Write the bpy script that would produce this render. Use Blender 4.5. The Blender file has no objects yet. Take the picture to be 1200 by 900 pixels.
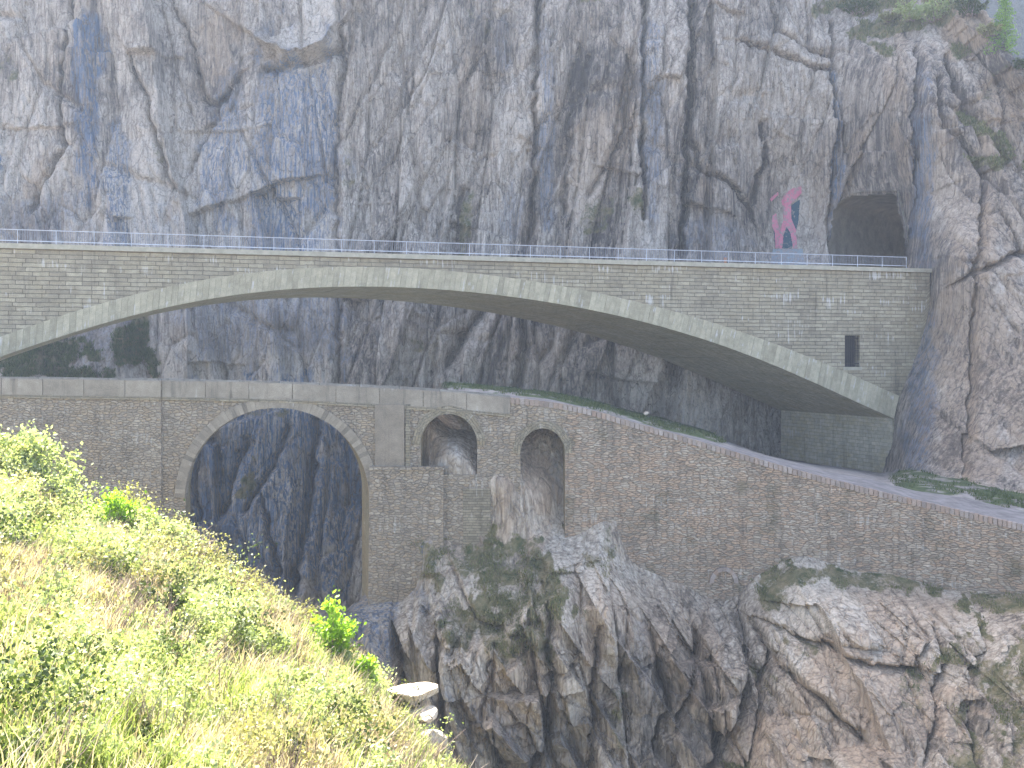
import bpy, bmesh, math, random
import numpy as np
from mathutils import Vector, Matrix
R = math.radians
random.seed(7)
rng = np.random.default_rng(7)
S = bpy.context.scene
COL = S.collection

# ------------------------------------------------------------------ camera, sky, sun, exposure
F = 1177.0                      # focal length in pixels of the 1200 px wide photograph
HOR = 420.0                     # row of the horizon
cam = bpy.data.cameras.new("camera"); camo = bpy.data.objects.new("camera", cam); COL.objects.link(camo)
camo.location = (0, 0, 0); camo.rotation_euler = (R(90), 0, 0)
cam.sensor_width = 36; cam.lens = 36 * F / 1200; cam.shift_y = -(450 - HOR) / 1200
cam.clip_start = 0.1; cam.clip_end = 6000
S.camera = camo
SUN_EL, SUN_AZ = 54.0, -30.0    # azimuth from +Y towards +X
world = bpy.data.worlds.new("World"); S.world = world; world.use_nodes = True
wn = world.node_tree.nodes; wl = world.node_tree.links
sky = wn.new("ShaderNodeTexSky"); sky.sky_type = 'NISHITA'; sky.sun_disc = False
sky.sun_elevation = R(SUN_EL); sky.sun_rotation = R(SUN_AZ); sky.altitude = 1400
sky.air_density = 0.45; sky.dust_density = 4.0; sky.ozone_density = 0.2
wn["Background"].inputs[1].default_value = 0.15
wl.new(sky.outputs[0], wn["Background"].inputs[0])
sl = bpy.data.lights.new("sun", 'SUN'); sl.energy = 5.0; sl.angle = R(0.5); sl.color = (1.0, 0.95, 0.87)
so = bpy.data.objects.new("sun", sl); COL.objects.link(so)
sd = Vector((math.sin(R(SUN_AZ)) * math.cos(R(SUN_EL)), math.cos(R(SUN_AZ)) * math.cos(R(SUN_EL)), math.sin(R(SUN_EL))))
so.rotation_euler = (-sd).to_track_quat('-Z', 'Y').to_euler(); so.location = sd * 300
S.view_settings.view_transform = 'Standard'; S.view_settings.look = 'None'
S.view_settings.gamma = 1.0; S.view_settings.use_curve_mapping = False
S.view_settings.exposure = 2.72
S.cycles.use_denoising = True
S.cycles.max_bounces = 6; S.cycles.diffuse_bounces = 4; S.cycles.glossy_bounces = 1
S.cycles.transmission_bounces = 3; S.cycles.transparent_max_bounces = 4; S.cycles.volume_bounces = 0
S.cycles.sample_clamp_indirect = 6

def P(px, py, D):
    return ((px - 600) / F * D, D, (HOR - py) / F * D)

# ------------------------------------------------------------------ numeric noise
def _h(ix, iy, s):
    ix = ix.astype(np.int64); iy = iy.astype(np.int64)
    n = (ix * 374761393 + iy * 668265263 + s * 1442695041) & 0xffffffff
    n = ((n ^ (n >> 13)) * 1274126177) & 0xffffffff
    n = ((n ^ (n >> 16)) * 2246822519) & 0xffffffff
    return ((n ^ (n >> 15)) & 0xffffff) / float(0x1000000)
def vn(x, y, s=0):
    ix = np.floor(x); iy = np.floor(y); fx = x - ix; fy = y - iy
    fx = fx * fx * fx * (fx * (fx * 6 - 15) + 10); fy = fy * fy * fy * (fy * (fy * 6 - 15) + 10)
    a = _h(ix, iy, s); b = _h(ix + 1, iy, s); c = _h(ix, iy + 1, s); d = _h(ix + 1, iy + 1, s)
    return (a + (b - a) * fx + (c - a) * fy + (a - b - c + d) * fx * fy) * 2 - 1
def fbm(x, y, s=0, o=4, g=0.5):
    t = 0; a = 1; n = 0
    for i in range(o):
        t = t + a * vn(x * 2 ** i + 17.3 * i, y * 2 ** i - 9.1 * i, s + i); n += a; a *= g
    return t / n
def cells(x, y, s, tilt=1.0, k=0.6, jit=0.95):
    """max of tilted cell planes (creased blocks), edge distance, cell tone"""
    ix = np.floor(x); iy = np.floor(y)
    out = np.full(x.shape, -9.0); f1 = np.full(x.shape, 9.0); f2 = np.full(x.shape, 9.0); tone = np.zeros(x.shape)
    for dx in (-1, 0, 1):
        for dy in (-1, 0, 1):
            cx = ix + dx; cy = iy + dy
            px_ = cx + 0.5 + (_h(cx, cy, s) - .5) * jit; py_ = cy + 0.5 + (_h(cx, cy, s + 1) - .5) * jit
            ex = x - px_; ey = y - py_; d = np.sqrt(ex * ex + ey * ey)
            v = (_h(cx, cy, s + 2) - .5) * 1.0 + tilt * ((_h(cx, cy, s + 3) - .5) * 2 * ex + (_h(cx, cy, s + 4) - .5) * 1.4 * ey) - k * d
            out = np.maximum(out, v)
            m = d < f1
            f2 = np.where(m, f1, np.minimum(f2, d)); tone = np.where(m, _h(cx, cy, s + 5), tone); f1 = np.where(m, d, f1)
    return out, f2 - f1, tone
def rot(x, y, a):
    return x * math.cos(a) + y * math.sin(a), -x * math.sin(a) + y * math.cos(a)
def sstep(a, b, x):
    t = np.clip((x - a) / float(b - a), 0, 1); return t * t * (3 - 2 * t)
def lerp_tab(tab, x):
    return np.interp(x, [t[0] for t in tab], [t[1] for t in tab])
def rbf(pts, px, py, c=45.0):
    A = np.array(pts, float); xy = A[:, :2]; v = A[:, 2]; m = v.mean()
    d = np.sqrt(((xy[:, None] - xy[None]) ** 2).sum(-1) + c * c)
    w = np.linalg.solve(d, v - m)
    out = np.full(px.shape, m)
    for (a, b), ww in zip(xy, w):
        out = out + ww * np.sqrt((px - a) ** 2 + (py - b) ** 2 + c * c)
    return out
def polydist(pts, px, py):
    best = np.full(px.shape, 1e9); side = np.zeros(px.shape); inside = np.ones(px.shape)
    for (x0, y0), (x1, y1) in zip(pts[:-1], pts[1:]):
        dx, dy = x1 - x0, y1 - y0; L = dx * dx + dy * dy
        t = ((px - x0) * dx + (py - y0) * dy) / L; tc = np.clip(t, 0, 1)
        d = np.hypot(px - x0 - tc * dx, py - y0 - tc * dy)
        cr = (px - x0) * dy - (py - y0) * dx
        m = d < best
        best = np.where(m, d, best); side = np.where(m, np.sign(cr), side)
    return best, side
def blob(px, py, lst, wob=0.45, s=50):
    n = fbm(px / 14, py / 22, s, 4) * wob * 2
    o = np.zeros(px.shape)
    for (x, y, rx, ry, a, st) in lst:
        u, v = rot(px - x, py - y, R(a))
        q = np.sqrt((u / rx) ** 2 + (v / ry) ** 2) + n
        o = np.maximum(o, st * (1 - sstep(0.65, 1.15, q)))
    return o

# ------------------------------------------------------------------ object helpers
def tag(o, label=None, cat=None, group=None, kind=None):
    if label: o["label"] = label
    if cat: o["category"] = cat
    if group: o["group"] = group
    if kind: o["kind"] = kind
    return o
def empty(name, loc=(0, 0, 0), rz=0, **k):
    o = bpy.data.objects.new(name, None); COL.objects.link(o); o.location = loc; o.rotation_euler = (0, 0, rz)
    o.empty_display_size = 0.3
    return tag(o, **k)
def link(name, me, mat, parent=None, smooth=False, **k):
    o = bpy.data.objects.new(name, me); COL.objects.link(o)
    if mat: me.materials.append(mat)
    if parent: o.parent = parent
    if smooth: me.polygons.foreach_set("use_smooth", [True] * len(me.polygons))
    return tag(o, **k)
def fast_mesh(name, V, Fq, uv=None, attrs=None, smooth=False):
    """V (n,3); Fq (m,k) faces all with k corners"""
    V = np.asarray(V, dtype=np.float32); Fq = np.asarray(Fq, dtype=np.int32)
    me = bpy.data.meshes.new(name); m, k = Fq.shape
    me.vertices.add(len(V)); me.vertices.foreach_set("co", V.ravel())
    me.loops.add(m * k); me.loops.foreach_set("vertex_index", Fq.ravel())
    me.polygons.add(m); me.polygons.foreach_set("loop_start", np.arange(0, m * k, k, dtype=np.int32))
    try: me.polygons.foreach_set("loop_total", np.full(m, k, dtype=np.int32))
    except Exception: pass
    me.polygons.foreach_set("use_smooth", np.full(m, smooth))
    me.update(calc_edges=True)
    if uv is not None:
        l = me.uv_layers.new(name="UVMap"); l.data.foreach_set("uv", np.asarray(uv, dtype=np.float32)[Fq.ravel()].ravel())
    for n, a in (attrs or {}).items():
        a = np.asarray(a, dtype=np.float32)
        if a.ndim == 1:
            t = me.attributes.new(n, 'FLOAT', 'POINT'); t.data.foreach_set("value", a)
        else:
            t = me.attributes.new(n, 'FLOAT_VECTOR', 'POINT'); t.data.foreach_set("vector", a.ravel())
    me.validate()
    return me
def grid_faces(nr, nc, keep=None):
    i = np.arange(nr * nc).reshape(nr, nc)
    q = np.stack([i[:-1, :-1], i[:-1, 1:], i[1:, 1:], i[1:, :-1]], -1)
    if keep is not None: q = q[keep]
    return q.reshape(-1, 4)
class MB:
    """collects quads/boxes/tubes for one mesh"""
    def __init__(s): s.v = []; s.f = []; s.uv = []
    def vert(s, p, uv=(0, 0)): s.v.append(tuple(p)); s.uv.append(uv); return len(s.v) - 1
    def quad(s, a, b, c, d, uvs=None):
        uvs = uvs or [(0, 0)] * 4
        s.f.append([s.vert(p, u) for p, u in zip((a, b, c, d), uvs)])
    def hexa(s, p, uo=0.0, vo=0.0):
        """8 corners: 0-3 bottom ring, 4-7 top ring"""
        for q in ((0, 3, 2, 1), (4, 5, 6, 7), (0, 1, 5, 4), (1, 2, 6, 5), (2, 3, 7, 6), (3, 0, 4, 7)):
            A = [Vector(p[i]) for i in q]
            w = (A[1] - A[0]).length; h = (A[3] - A[0]).length
            s.quad(*A, uvs=[(uo, vo), (uo + w, vo), (uo + w, vo + h), (uo, vo + h)])
    def box(s, x0, x1, y0, y1, z0, z1):
        s.hexa([(x0, y0, z0), (x1, y0, z0), (x1, y1, z0), (x0, y1, z0), (x0, y0, z1), (x1, y0, z1), (x1, y1, z1), (x0, y1, z1)], x0, z0)
    def tube(s, pts, rad, n=5):
        pts = [Vector(p) for p in pts]; rings = []
        if not hasattr(rad, '__len__'): rad = [rad] * len(pts)
        for i, p in enumerate(pts):
            d = (pts[min(i + 1, len(pts) - 1)] - pts[max(i - 1, 0)]).normalized()
            a = d.cross(Vector((0.3, 0.2, 1)) if abs(d.z) < .9 else Vector((1, 0.2, 0))).normalized(); b = d.cross(a)
            rings.append([s.vert(p + (a * math.cos(2 * math.pi * k / n) + b * math.sin(2 * math.pi * k / n)) * rad[i]) for k in range(n)])
        for r0, r1 in zip(rings[:-1], rings[1:]):
            for k in range(n): s.f.append([r0[k], r0[(k + 1) % n], r1[(k + 1) % n], r1[k]])
        s.f.append(rings[0][::-1]); s.f.append(rings[-1][:])
    def build(s, name, mat, parent=None, smooth=False, **k):
        me = bpy.data.meshes.new(name); me.from_pydata(s.v, [], s.f)
        l = me.uv_layers.new(name="UVMap")
        idx = [vi for f in s.f for vi in f]
        l.data.foreach_set("uv", np.array([s.uv[i] for i in idx], dtype=np.float32).ravel())
        return link(name, me, mat, parent, smooth, **k)

# ------------------------------------------------------------------ materials
class NT:
    def __init__(s, name):
        s.m = bpy.data.materials.new(name); s.m.use_nodes = True; s.t = s.m.node_tree; s.n = s.t.nodes
        s.b = s.n["Principled BSDF"]; s.b.inputs["Roughness"].default_value = 0.9
        s.b.inputs["Specular IOR Level"].default_value = 0.25
    def add(s, typ, **k):
        n = s.n.new(typ)
        for a, v in k.items(): setattr(n, a, v)
        return n
    def ln(s, a, b): s.t.links.new(a, b)
    def setin(s, sock, v):
        if isinstance(v, bpy.types.NodeSocket): s.ln(v, sock)
        elif isinstance(v, (tuple, list)) and len(v) == 3 and sock.type == 'RGBA': sock.default_value = (*v, 1)
        else: sock.default_value = v
    def math(s, op, a, b=0.0, c=None, clamp=False):
        n = s.add("ShaderNodeMath", operation=op, use_clamp=clamp); s.setin(n.inputs[0], a); s.setin(n.inputs[1], b)
        if c is not None: s.setin(n.inputs[2], c)
        return n.outputs[0]
    def coord(s, kind="Object", scale=(1, 1, 1), rotz=(0, 0, 0)):
        if kind == "UV": src = s.add("ShaderNodeUVMap", uv_map="UVMap").outputs[0]
        elif kind == "World": src = s.add("ShaderNodeNewGeometry").outputs["Position"]
        else: src = s.add("ShaderNodeTexCoord").outputs[kind]
        m = s.add("ShaderNodeMapping"); s.ln(src, m.inputs[0]); m.inputs["Scale"].default_value = scale; m.inputs["Rotation"].default_value = rotz
        return m.outputs[0]
    def noise(s, vec, scale=1, detail=4, rough=.55, col=False, dist=0.0):
        n = s.add("ShaderNodeTexNoise"); s.ln(vec, n.inputs["Vector"]); n.inputs["Scale"].default_value = scale
        n.inputs["Detail"].default_value = detail; n.inputs["Roughness"].default_value = rough; n.inputs["Distortion"].default_value = dist
        return n.outputs["Color" if col else "Fac"]
    def ramp(s, f, stops):
        r = s.add("ShaderNodeValToRGB"); s.ln(f, r.inputs[0]); e = r.color_ramp.elements
        while len(e) < len(stops): e.new(0.5)
        for el, (p, c) in zip(e, stops):
            el.position = p; el.color = (c, c, c, 1) if not hasattr(c, '__len__') else (*c, 1)
        return r.outputs[0]
    def mix(s, f, a, b, mode='MIX'):
        n = s.add("ShaderNodeMix", data_type='RGBA', blend_type=mode)
        s.setin(n.inputs[0], f); s.setin(n.inputs[6], a); s.setin(n.inputs[7], b); return n.outputs[2]
    def warp(s, vec, amt, scale, detail=2):
        nz = s.noise(vec, scale, detail, col=True)
        v = s.add("ShaderNodeVectorMath", operation='MULTIPLY_ADD'); s.ln(nz, v.inputs[0]); v.inputs[1].default_value = (amt,) * 3
        s.ln(vec, v.inputs[2]); return v.outputs[0]
    def bump(s, h, strength, dist, prev=None):
        b = s.add("ShaderNodeBump"); b.inputs["Strength"].default_value = strength; b.inputs["Distance"].default_value = dist
        s.setin(b.inputs["Height"], h)
        if prev is not None: s.ln(prev, b.inputs["Normal"])
        return b.outputs[0]
    def attr(s, name):
        return s.add("ShaderNodeAttribute", attribute_name=name)
    def done(s, col, normal=None, rough=None):
        s.setin(s.b.inputs["Base Color"], col)
        if normal is not None: s.ln(normal, s.b.inputs["Normal"])
        if rough is not None: s.setin(s.b.inputs["Roughness"], rough)
        return s.m

def rock_mat(name, light, mid, dark, warmth=(0.30, 0.20, 0.12), crack=0.55, blue=(0.075, 0.115, 0.185), fis=-6):
    t = NT(name)
    w = t.coord("World")
    n_big = t.noise(w, 0.09, 5, .6)
    n_mid = t.noise(w, 0.7, 6, .62)
    n_fine = t.noise(w, 5.0, 6, .7)
    streakv = t.coord("World", (1.1, 1.1, 0.09))
    streak = t.noise(t.warp(streakv, .5, .8), 1.6, 6, .65)
    streak2 = t.noise(t.coord("World", (3.2, 3.2, 0.16)), 1.5, 5, .6)
    tone = t.attr("tone").outputs["Fac"]
    f = t.math('ADD', t.math('MULTIPLY', n_big, .6), t.math('MULTIPLY', n_mid, .5))
    f = t.math('ADD', f, t.math('MULTIPLY', t.math('SUBTRACT', streak, .5), 1.15))
    f = t.math('ADD', f, t.math('MULTIPLY', t.math('SUBTRACT', streak2, .5), .55))
    f = t.math('ADD', f, t.math('MULTIPLY', t.math('SUBTRACT', tone, .5), .7))
    col = t.ramp(f, [(0.25, dark), (0.5, mid), (0.8, light)])
    # speckle of lichen and crystals
    sp = t.ramp(n_fine, [(.36, .7), (.5, 1.0), (.68, 1.3)])
    col = t.mix(0.7, col, sp, 'MULTIPLY')
    # rust staining, in streaks
    msk = t.add("ShaderNodeSeparateXYZ"); t.ln(t.attr("mask").outputs["Vector"], msk.inputs[0])
    rust_n = t.ramp(t.math('MULTIPLY', t.noise(w, .33, 4, .6), streak), [(.24, 0.0), (.42, .55)])
    rust = t.math('MAXIMUM', t.math('MULTIPLY', rust_n, .35), t.math('MULTIPLY', msk.outputs[2], t.ramp(streak, [(.3, .25), (.6, 1.0)])), clamp=True)
    col = t.mix(rust, col, t.mix(n_mid, warmth, (warmth[0] * 1.35, warmth[1] * 1.3, warmth[2] * 1.3)))
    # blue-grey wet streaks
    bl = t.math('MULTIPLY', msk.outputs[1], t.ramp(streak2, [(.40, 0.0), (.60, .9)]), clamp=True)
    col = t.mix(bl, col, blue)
    # pale drips
    pale = t.ramp(streak2, [(.64, 0.0), (.74, .35)])
    col = t.mix(pale, col, (.50, .48, .46))
    # dark weathering in streaks
    dk = t.ramp(t.math('MULTIPLY', streak2, n_big), [(.14, .45), (.24, 0.0)])
    col = t.mix(dk, col, (dark[0] * .55, dark[1] * .55, dark[2] * .6))
    # joints darker than the rock around them
    vo = t.add("ShaderNodeTexVoronoi", feature='DISTANCE_TO_EDGE')
    t.ln(t.warp(t.coord("World", (.55, .55, .2), (0, R(12), 0)), .5, 1.3, 4), vo.inputs["Vector"]); vo.inputs["Scale"].default_value = 1.5
    jn = t.ramp(vo.outputs["Distance"], [(0.0, 0.0), (.045, 1.0)])
    vo2 = t.add("ShaderNodeTexVoronoi", feature='DISTANCE_TO_EDGE')
    t.ln(t.warp(t.coord("World", (1.3, 1.3, .45), (0, R(-9), 0)), .6, 1.1, 4), vo2.inputs["Vector"]); vo2.inputs["Scale"].default_value = 1.7
    jn2 = t.ramp(vo2.outputs["Distance"], [(0.0, 0.0), (.06, 1.0)])
    gate = t.ramp(n_mid, [(.42, 0.0), (.6, 1.0)])
    jf = t.math('MULTIPLY', t.math('SUBTRACT', 1.0, jn), t.math('MULTIPLY', gate, crack))
    jf2 = t.math('MULTIPLY', t.math('SUBTRACT', 1.0, jn2), t.math('MULTIPLY', t.math('SUBTRACT', 1.0, gate), crack * .8))
    col = t.mix(t.math('MAXIMUM', jf, jf2, clamp=True), col, (dark[0] * .4, dark[1] * .4, dark[2] * .4))
    # steep fissures
    vo3 = t.add("ShaderNodeTexVoronoi", feature='DISTANCE_TO_EDGE')
    t.ln(t.warp(t.coord("World", (.9, .9, .085), (0, R(fis), 0)), .35, 1.6, 5), vo3.inputs["Vector"]); vo3.inputs["Scale"].default_value = 1.6
    jn3 = t.ramp(vo3.outputs["Distance"], [(0.0, 0.0), (.09, 1.0)])
    fs = t.attr('fiss').outputs['Fac']
    g3 = t.ramp(t.noise(t.coord("World", (1, 1, .4)), .35, 3, .5), [(.42, 0.0), (.56, 1.0)])
    jf3 = t.math('MULTIPLY', t.math('SUBTRACT', 1.0, t.ramp(vo3.outputs["Distance"], [(0.0, 0.0), (.05, 1.0)])), t.math('MULTIPLY', t.math('MULTIPLY', g3, fs), .7))
    col = t.mix(jf3, col, (dark[0] * .35, dark[1] * .35, dark[2] * .38))
    rg = t.add("ShaderNodeTexNoise", noise_type='RIDGED_MULTIFRACTAL'); t.ln(t.coord("World", (1, 1, .28), (0, R(fis), 0)), rg.inputs["Vector"]); rg.inputs["Scale"].default_value = .9; rg.inputs["Detail"].default_value = 6; rg.inputs["Roughness"].default_value = .6
    # moss and grass cover
    mo = t.math('ADD', msk.outputs[0], t.math('ADD', t.math('MULTIPLY', t.math('SUBTRACT', n_fine, .5), 1.0), t.math('MULTIPLY', t.math('SUBTRACT', n_mid, .55), 1.6)))
    mo = t.math('MULTIPLY', t.ramp(mo, [(.35, 0.0), (.6, 1.0)]), t.math('GREATER_THAN', msk.outputs[0], 0.02))
    mcol = t.mix(t.ramp(t.noise(w, 1.1, 6, .7), [(.36, 0.0), (.62, 1.0)]), (.07, .082, .03), (.26, .205, .105))
    col = t.mix(mo, col, mcol)
    nb = t.bump(streak, .45, .45)
    nb = t.bump(t.math('MULTIPLY', rg.outputs['Fac'], t.math('ADD', t.math('MULTIPLY', fs, .5), .12)), .6, .35, nb)
    nb = t.bump(t.math('MULTIPLY', jn3, t.math('MULTIPLY', g3, fs)), .6, .3, nb)
    nb = t.bump(n_mid, .5, .35, nb)
    nb = t.bump(t.math('MULTIPLY', jn, jn2), .5, .12, nb)
    nb = t.bump(n_fine, .55, .08, nb)
    return t.done(col, nb, t.math('SUBTRACT', .92, t.math('MULTIPLY', bl, .25)))

def masonry_mat(name, c1, c2, mortar, bw, rh, msize=.014, warp=.02, stain=.5, rubble=False, warm=None, relief=.05, moss=0.0, drips=.5):
    t = NT(name)
    uv = t.coord("UV")
    wv = t.warp(uv, warp * 2, 1.1, 3)
    wv = t.warp(wv, warp, 6.0, 3)
    big = t.noise(uv, .35, 4, .6); midn = t.noise(uv, 2.2, 4, .6); fine = t.noise(uv, 16, 5, .7)
    if rubble:
        m = t.add("ShaderNodeMapping"); t.ln(wv, m.inputs[0]); m.inputs["Scale"].default_value = (1 / bw, 1 / rh, 1)
        v = t.add("ShaderNodeTexVoronoi", feature='F1', voronoi_dimensions='2D'); t.ln(m.outputs[0], v.inputs["Vector"]); v.inputs["Scale"].default_value = 1; v.inputs["Randomness"].default_value = .93
        e = t.add("ShaderNodeTexVoronoi", feature='DISTANCE_TO_EDGE', voronoi_dimensions='2D'); t.ln(m.outputs[0], e.inputs["Vector"]); e.inputs["Scale"].default_value = 1; e.inputs["Randomness"].default_value = .93
        hs = t.add("ShaderNodeSeparateColor"); t.ln(v.outputs["Color"], hs.inputs[0])
        stone = t.math('MINIMUM', t.math('MULTIPLY', e.outputs["Distance"], 7.0), 1.0); holes = t.math('GREATER_THAN', hs.outputs[2], .94)
        per = t.math('MULTIPLY', hs.outputs[0], t.math('SUBTRACT', 1.0, holes)); per2 = hs.outputs[1]; stone = t.math('MULTIPLY', stone, t.math('SUBTRACT', 1.0, t.math('MULTIPLY', holes, .5)))
    else:
        b = t.add("ShaderNodeTexBrick"); t.ln(wv, b.inputs["Vector"]); b.inputs["Scale"].default_value = 1
        b.inputs["Color1"].default_value = (0, 0, 0, 1); b.inputs["Color2"].default_value = (1, 1, 1, 1); b.inputs["Mortar"].default_value = (.5, .5, .5, 1)
        b.inputs["Brick Width"].default_value = bw; b.inputs["Row Height"].default_value = rh; b.inputs["Mortar Size"].default_value = msize
        b.inputs["Mortar Smooth"].default_value = .6; b.offset = .43; b.squash = 1.4; b.squash_frequency = 3
        per = b.outputs["Color"]; stone = t.math('SUBTRACT', 1.0, b.outputs["Fac"])
        # second layout gives every stone a different tone again
        per2 = t.noise(t.coord("UV", (1 / bw, 1 / rh, 1)), 1.0, 1, .5)
    if bw == 9: per = t.ramp(t.noise(t.coord('UV', (1, 1, 1)), .37, 0), [(.3, 0.0), (.7, 1.0)])
    pf = t.math('ADD', t.math('MULTIPLY', per, .5), t.math('MULTIPLY', t.math('SUBTRACT', big, .3), 1.2))
    col = t.mix(t.math('MULTIPLY', pf, 1.0, clamp=True), c1, c2)
    if warm:
        wf = t.ramp(t.math('ADD', t.math('MULTIPLY', per2, .45), t.math('MULTIPLY', t.noise(uv, .22, 3, .5), .6)), [(.48, 0.0), (.66, .85)])
        col = t.mix(wf, col, warm)
    col = t.mix(.6, col, t.ramp(fine, [(.35, .68), (.5, 1.0), (.68, 1.35)]), 'MULTIPLY')
    col = t.mix(.5, col, t.ramp(midn, [(.35, .75), (.65, 1.22)]), 'MULTIPLY')
    col = t.mix(t.math('MULTIPLY', t.math('SUBTRACT', 1.0, stone), .62 if rubble else .8), col, mortar)
    st = t.ramp(t.noise(t.coord("UV", (1.0, .10, 1)), 1.3, 6, .65), [(.30, 1.0), (.45, 0.0)])
    col = t.mix(t.math('MULTIPLY', st, stain), col, (c1[0] * .42, c1[1] * .42, c1[2] * .42))
    dr = t.ramp(t.math('MULTIPLY', t.noise(t.coord("UV", (4.5, .30, 1)), 1.2, 5, .6), t.noise(t.coord("UV", (.3, 1.1, 1)), .8, 3, .5)), [(.33, 0.0), (.42, drips)])
    col = t.mix(dr, col, (.62, .57, .47))
    if moss:
        mo = t.ramp(t.noise(uv, .55, 5, .6), [(.56, 0.0), (.68, moss)])
        col = t.mix(mo, col, (.075, .078, .032))
    nb = t.bump(t.math('ADD', stone, t.math('MULTIPLY', per, .7)), .9, relief)
    nb = t.bump(midn, .5, .06, nb)
    nb = t.bump(fine, .6, .02, nb)
    return t.done(col, nb)

def flat_mat(name, a, b, scale=3, metallic=0.0, rough=.8, bump=.02, spec=.25):
    t = NT(name); w = t.coord("Object"); n = t.noise(w, scale, 6, .65)
    t.b.inputs["Metallic"].default_value = metallic; t.b.inputs["Specular IOR Level"].default_value = spec
    return t.done(t.mix(t.ramp(n, [(.35, 0.0), (.65, 1.0)]), a, b), t.bump(t.noise(w, scale * 4, 5, .7), .5, bump), rough)

def leaf_mat(name, a, b, c=None, trans=.45):
    t = NT(name)
    n = t.attr("tone").outputs["Fac"]
    col = t.ramp(n, [(0.0, a), (.6, b), (1.0, c or b)])
    t.setin(t.b.inputs["Base Color"], col); t.b.inputs["Roughness"].default_value = .55
    tr = t.add("ShaderNodeBsdfTranslucent"); t.ln(t.mix(1.0, col, (1.1, 1.15, .6), 'MULTIPLY'), tr.inputs[0])
    mx = t.add("ShaderNodeMixShader"); mx.inputs[0].default_value = trans
    t.ln(t.b.outputs[0], mx.inputs[1]); t.ln(tr.outputs[0], mx.inputs[2]); t.ln(mx.outputs[0], t.n["Material Output"].inputs[0])
    return t.m

M = {}
M['cliff'] = rock_mat("cliff_granite", (.55, .465, .355), (.36, .295, .22), (.13, .107, .085), crack=.65, blue=(.095, .14, .20), warmth=(.34, .24, .14))
M['gorge'] = rock_mat("gorge_granite", (.62, .52, .38), (.42, .335, .235), (.17, .135, .095), crack=.5, blue=(.13, .15, .175), fis=-28, warmth=(.42, .30, .185))
M['ashlar'] = masonry_mat("coursed_granite", (0.224, 0.185, 0.119), (0.510, 0.430, 0.277), (0.122, 0.100, 0.062), 1.05, .30, .026, .05, .5, warm=(0.367, 0.300, 0.180), drips=.9)
M['voussoir'] = masonry_mat("arch_granite", (0.337, 0.285, 0.176), (0.571, 0.490, 0.312), (0.204, 0.180, 0.123), 9, 9, .0, .0, .5, drips=.95)
M['soffit'] = masonry_mat("soffit_granite", (0.408, 0.350, 0.220), (0.632, 0.550, 0.361), (0.224, 0.190, 0.114), .9, .35, .03, .01, .45, warm=(0.469, 0.380, 0.211), drips=.2)  # colour raised to stand in for light bounced up from the ground
M['rubble'] = masonry_mat("rubble_granite", (.20, .163, .115), (.50, .415, .295), (.26, .215, .155), .34, .15, .02, .10, .5, rubble=True, warm=(.37, .28, .175), relief=.08, drips=.4)
M['rubble_road'] = masonry_mat("rubble_roadside", (.22, .175, .12), (.55, .45, .32), (.25, .20, .14), .40, .125, .02, .09, .5, rubble=True, warm=(.44, .305, .19), relief=.08, moss=.5, drips=.45)
M['fine'] = masonry_mat("fine_courses", (0.173, 0.145, 0.097), (0.377, 0.320, 0.211), (0.102, 0.090, 0.062), .42, .16, .014, .03, .5, warm=(0.286, 0.220, 0.123), relief=.05, drips=.4)
M['abut'] = masonry_mat("abutment_granite", (0.347, 0.295, 0.194), (0.592, 0.510, 0.343), (0.204, 0.170, 0.106), .7, .32, .014, .03, .5, warm=(0.449, 0.360, 0.194), relief=.05, drips=.5)  # lightened like the soffit to make up for missing bounced light
M['vault'] = masonry_mat("vault_courses", (0.204, 0.165, 0.097), (0.428, 0.350, 0.202), (0.102, 0.090, 0.062), .42, .16, .014, .03, .5, warm=(0.306, 0.210, 0.097), relief=.05, drips=.3)
M['slab'] = masonry_mat("parapet_granite", (.22, .183, .13), (.39, .33, .24), (.15, .13, .10), 9, 9, .0, .0, .8, drips=.4)
M['coping'] = flat_mat("coping_granite", (.36, .32, .22), (.49, .43, .30), 2)
M['edge'] = masonry_mat("edge_stones", (.22, .17, .13), (.44, .37, .30), (.1, .09, .08), 9, 9, .0, .0, .2, warm=(.36, .25, .17), drips=.3)
M['ring'] = masonry_mat("old_arch_stones", (.17, .14, .10), (.40, .335, .24), (.1, .09, .07), 9, 9, .0, .0, .4, drips=.3)
M['plaster'] = masonry_mat("smooth_render", (.18, .145, .10), (.31, .255, .18), (.25, .24, .23), 3, 3, .0, .0, .3, drips=.5)
M['tunnel'] = flat_mat("tunnel_rock", (.30, .26, .19), (.48, .42, .32), .8, bump=.2)
M['asphalt'] = flat_mat("asphalt", (.045, .045, .047), (.07, .07, .07), 2, bump=.01)
M['path'] = flat_mat("path_gravel", (.16, .142, .125), (.30, .27, .24), 1.2, bump=.02)
M['metal'] = flat_mat("galvanised_steel", (.50, .50, .50), (.62, .62, .62), 4, metallic=.2, rough=.45, bump=.0, spec=.5)
M['bars'] = flat_mat("painted_bars", (.20, .20, .21), (.30, .30, .31), 4, metallic=.3, rough=.5, bump=.0)
M['darkbar'] = flat_mat("rusty_bars", (.035, .03, .03), (.06, .05, .045), 4, metallic=.3, rough=.6, bump=.0)
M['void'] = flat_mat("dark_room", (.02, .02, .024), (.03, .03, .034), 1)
M['grass_ground'] = flat_mat("turf", (.03, .055, .016), (.075, .10, .035), 1.3, bump=.2)
M['river'] = flat_mat("river_water", (.05, .08, .09), (.10, .14, .15), .4, rough=.12, bump=.1)
M['leaf_spring'] = leaf_mat("spring_leaves", (.22, .27, .11), (.40, .45, .22), (.58, .60, .40))
M['leaf_fresh'] = leaf_mat("fresh_leaves", (.18, .32, .03), (.30, .46, .05), (.40, .54, .10), .5)
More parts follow.
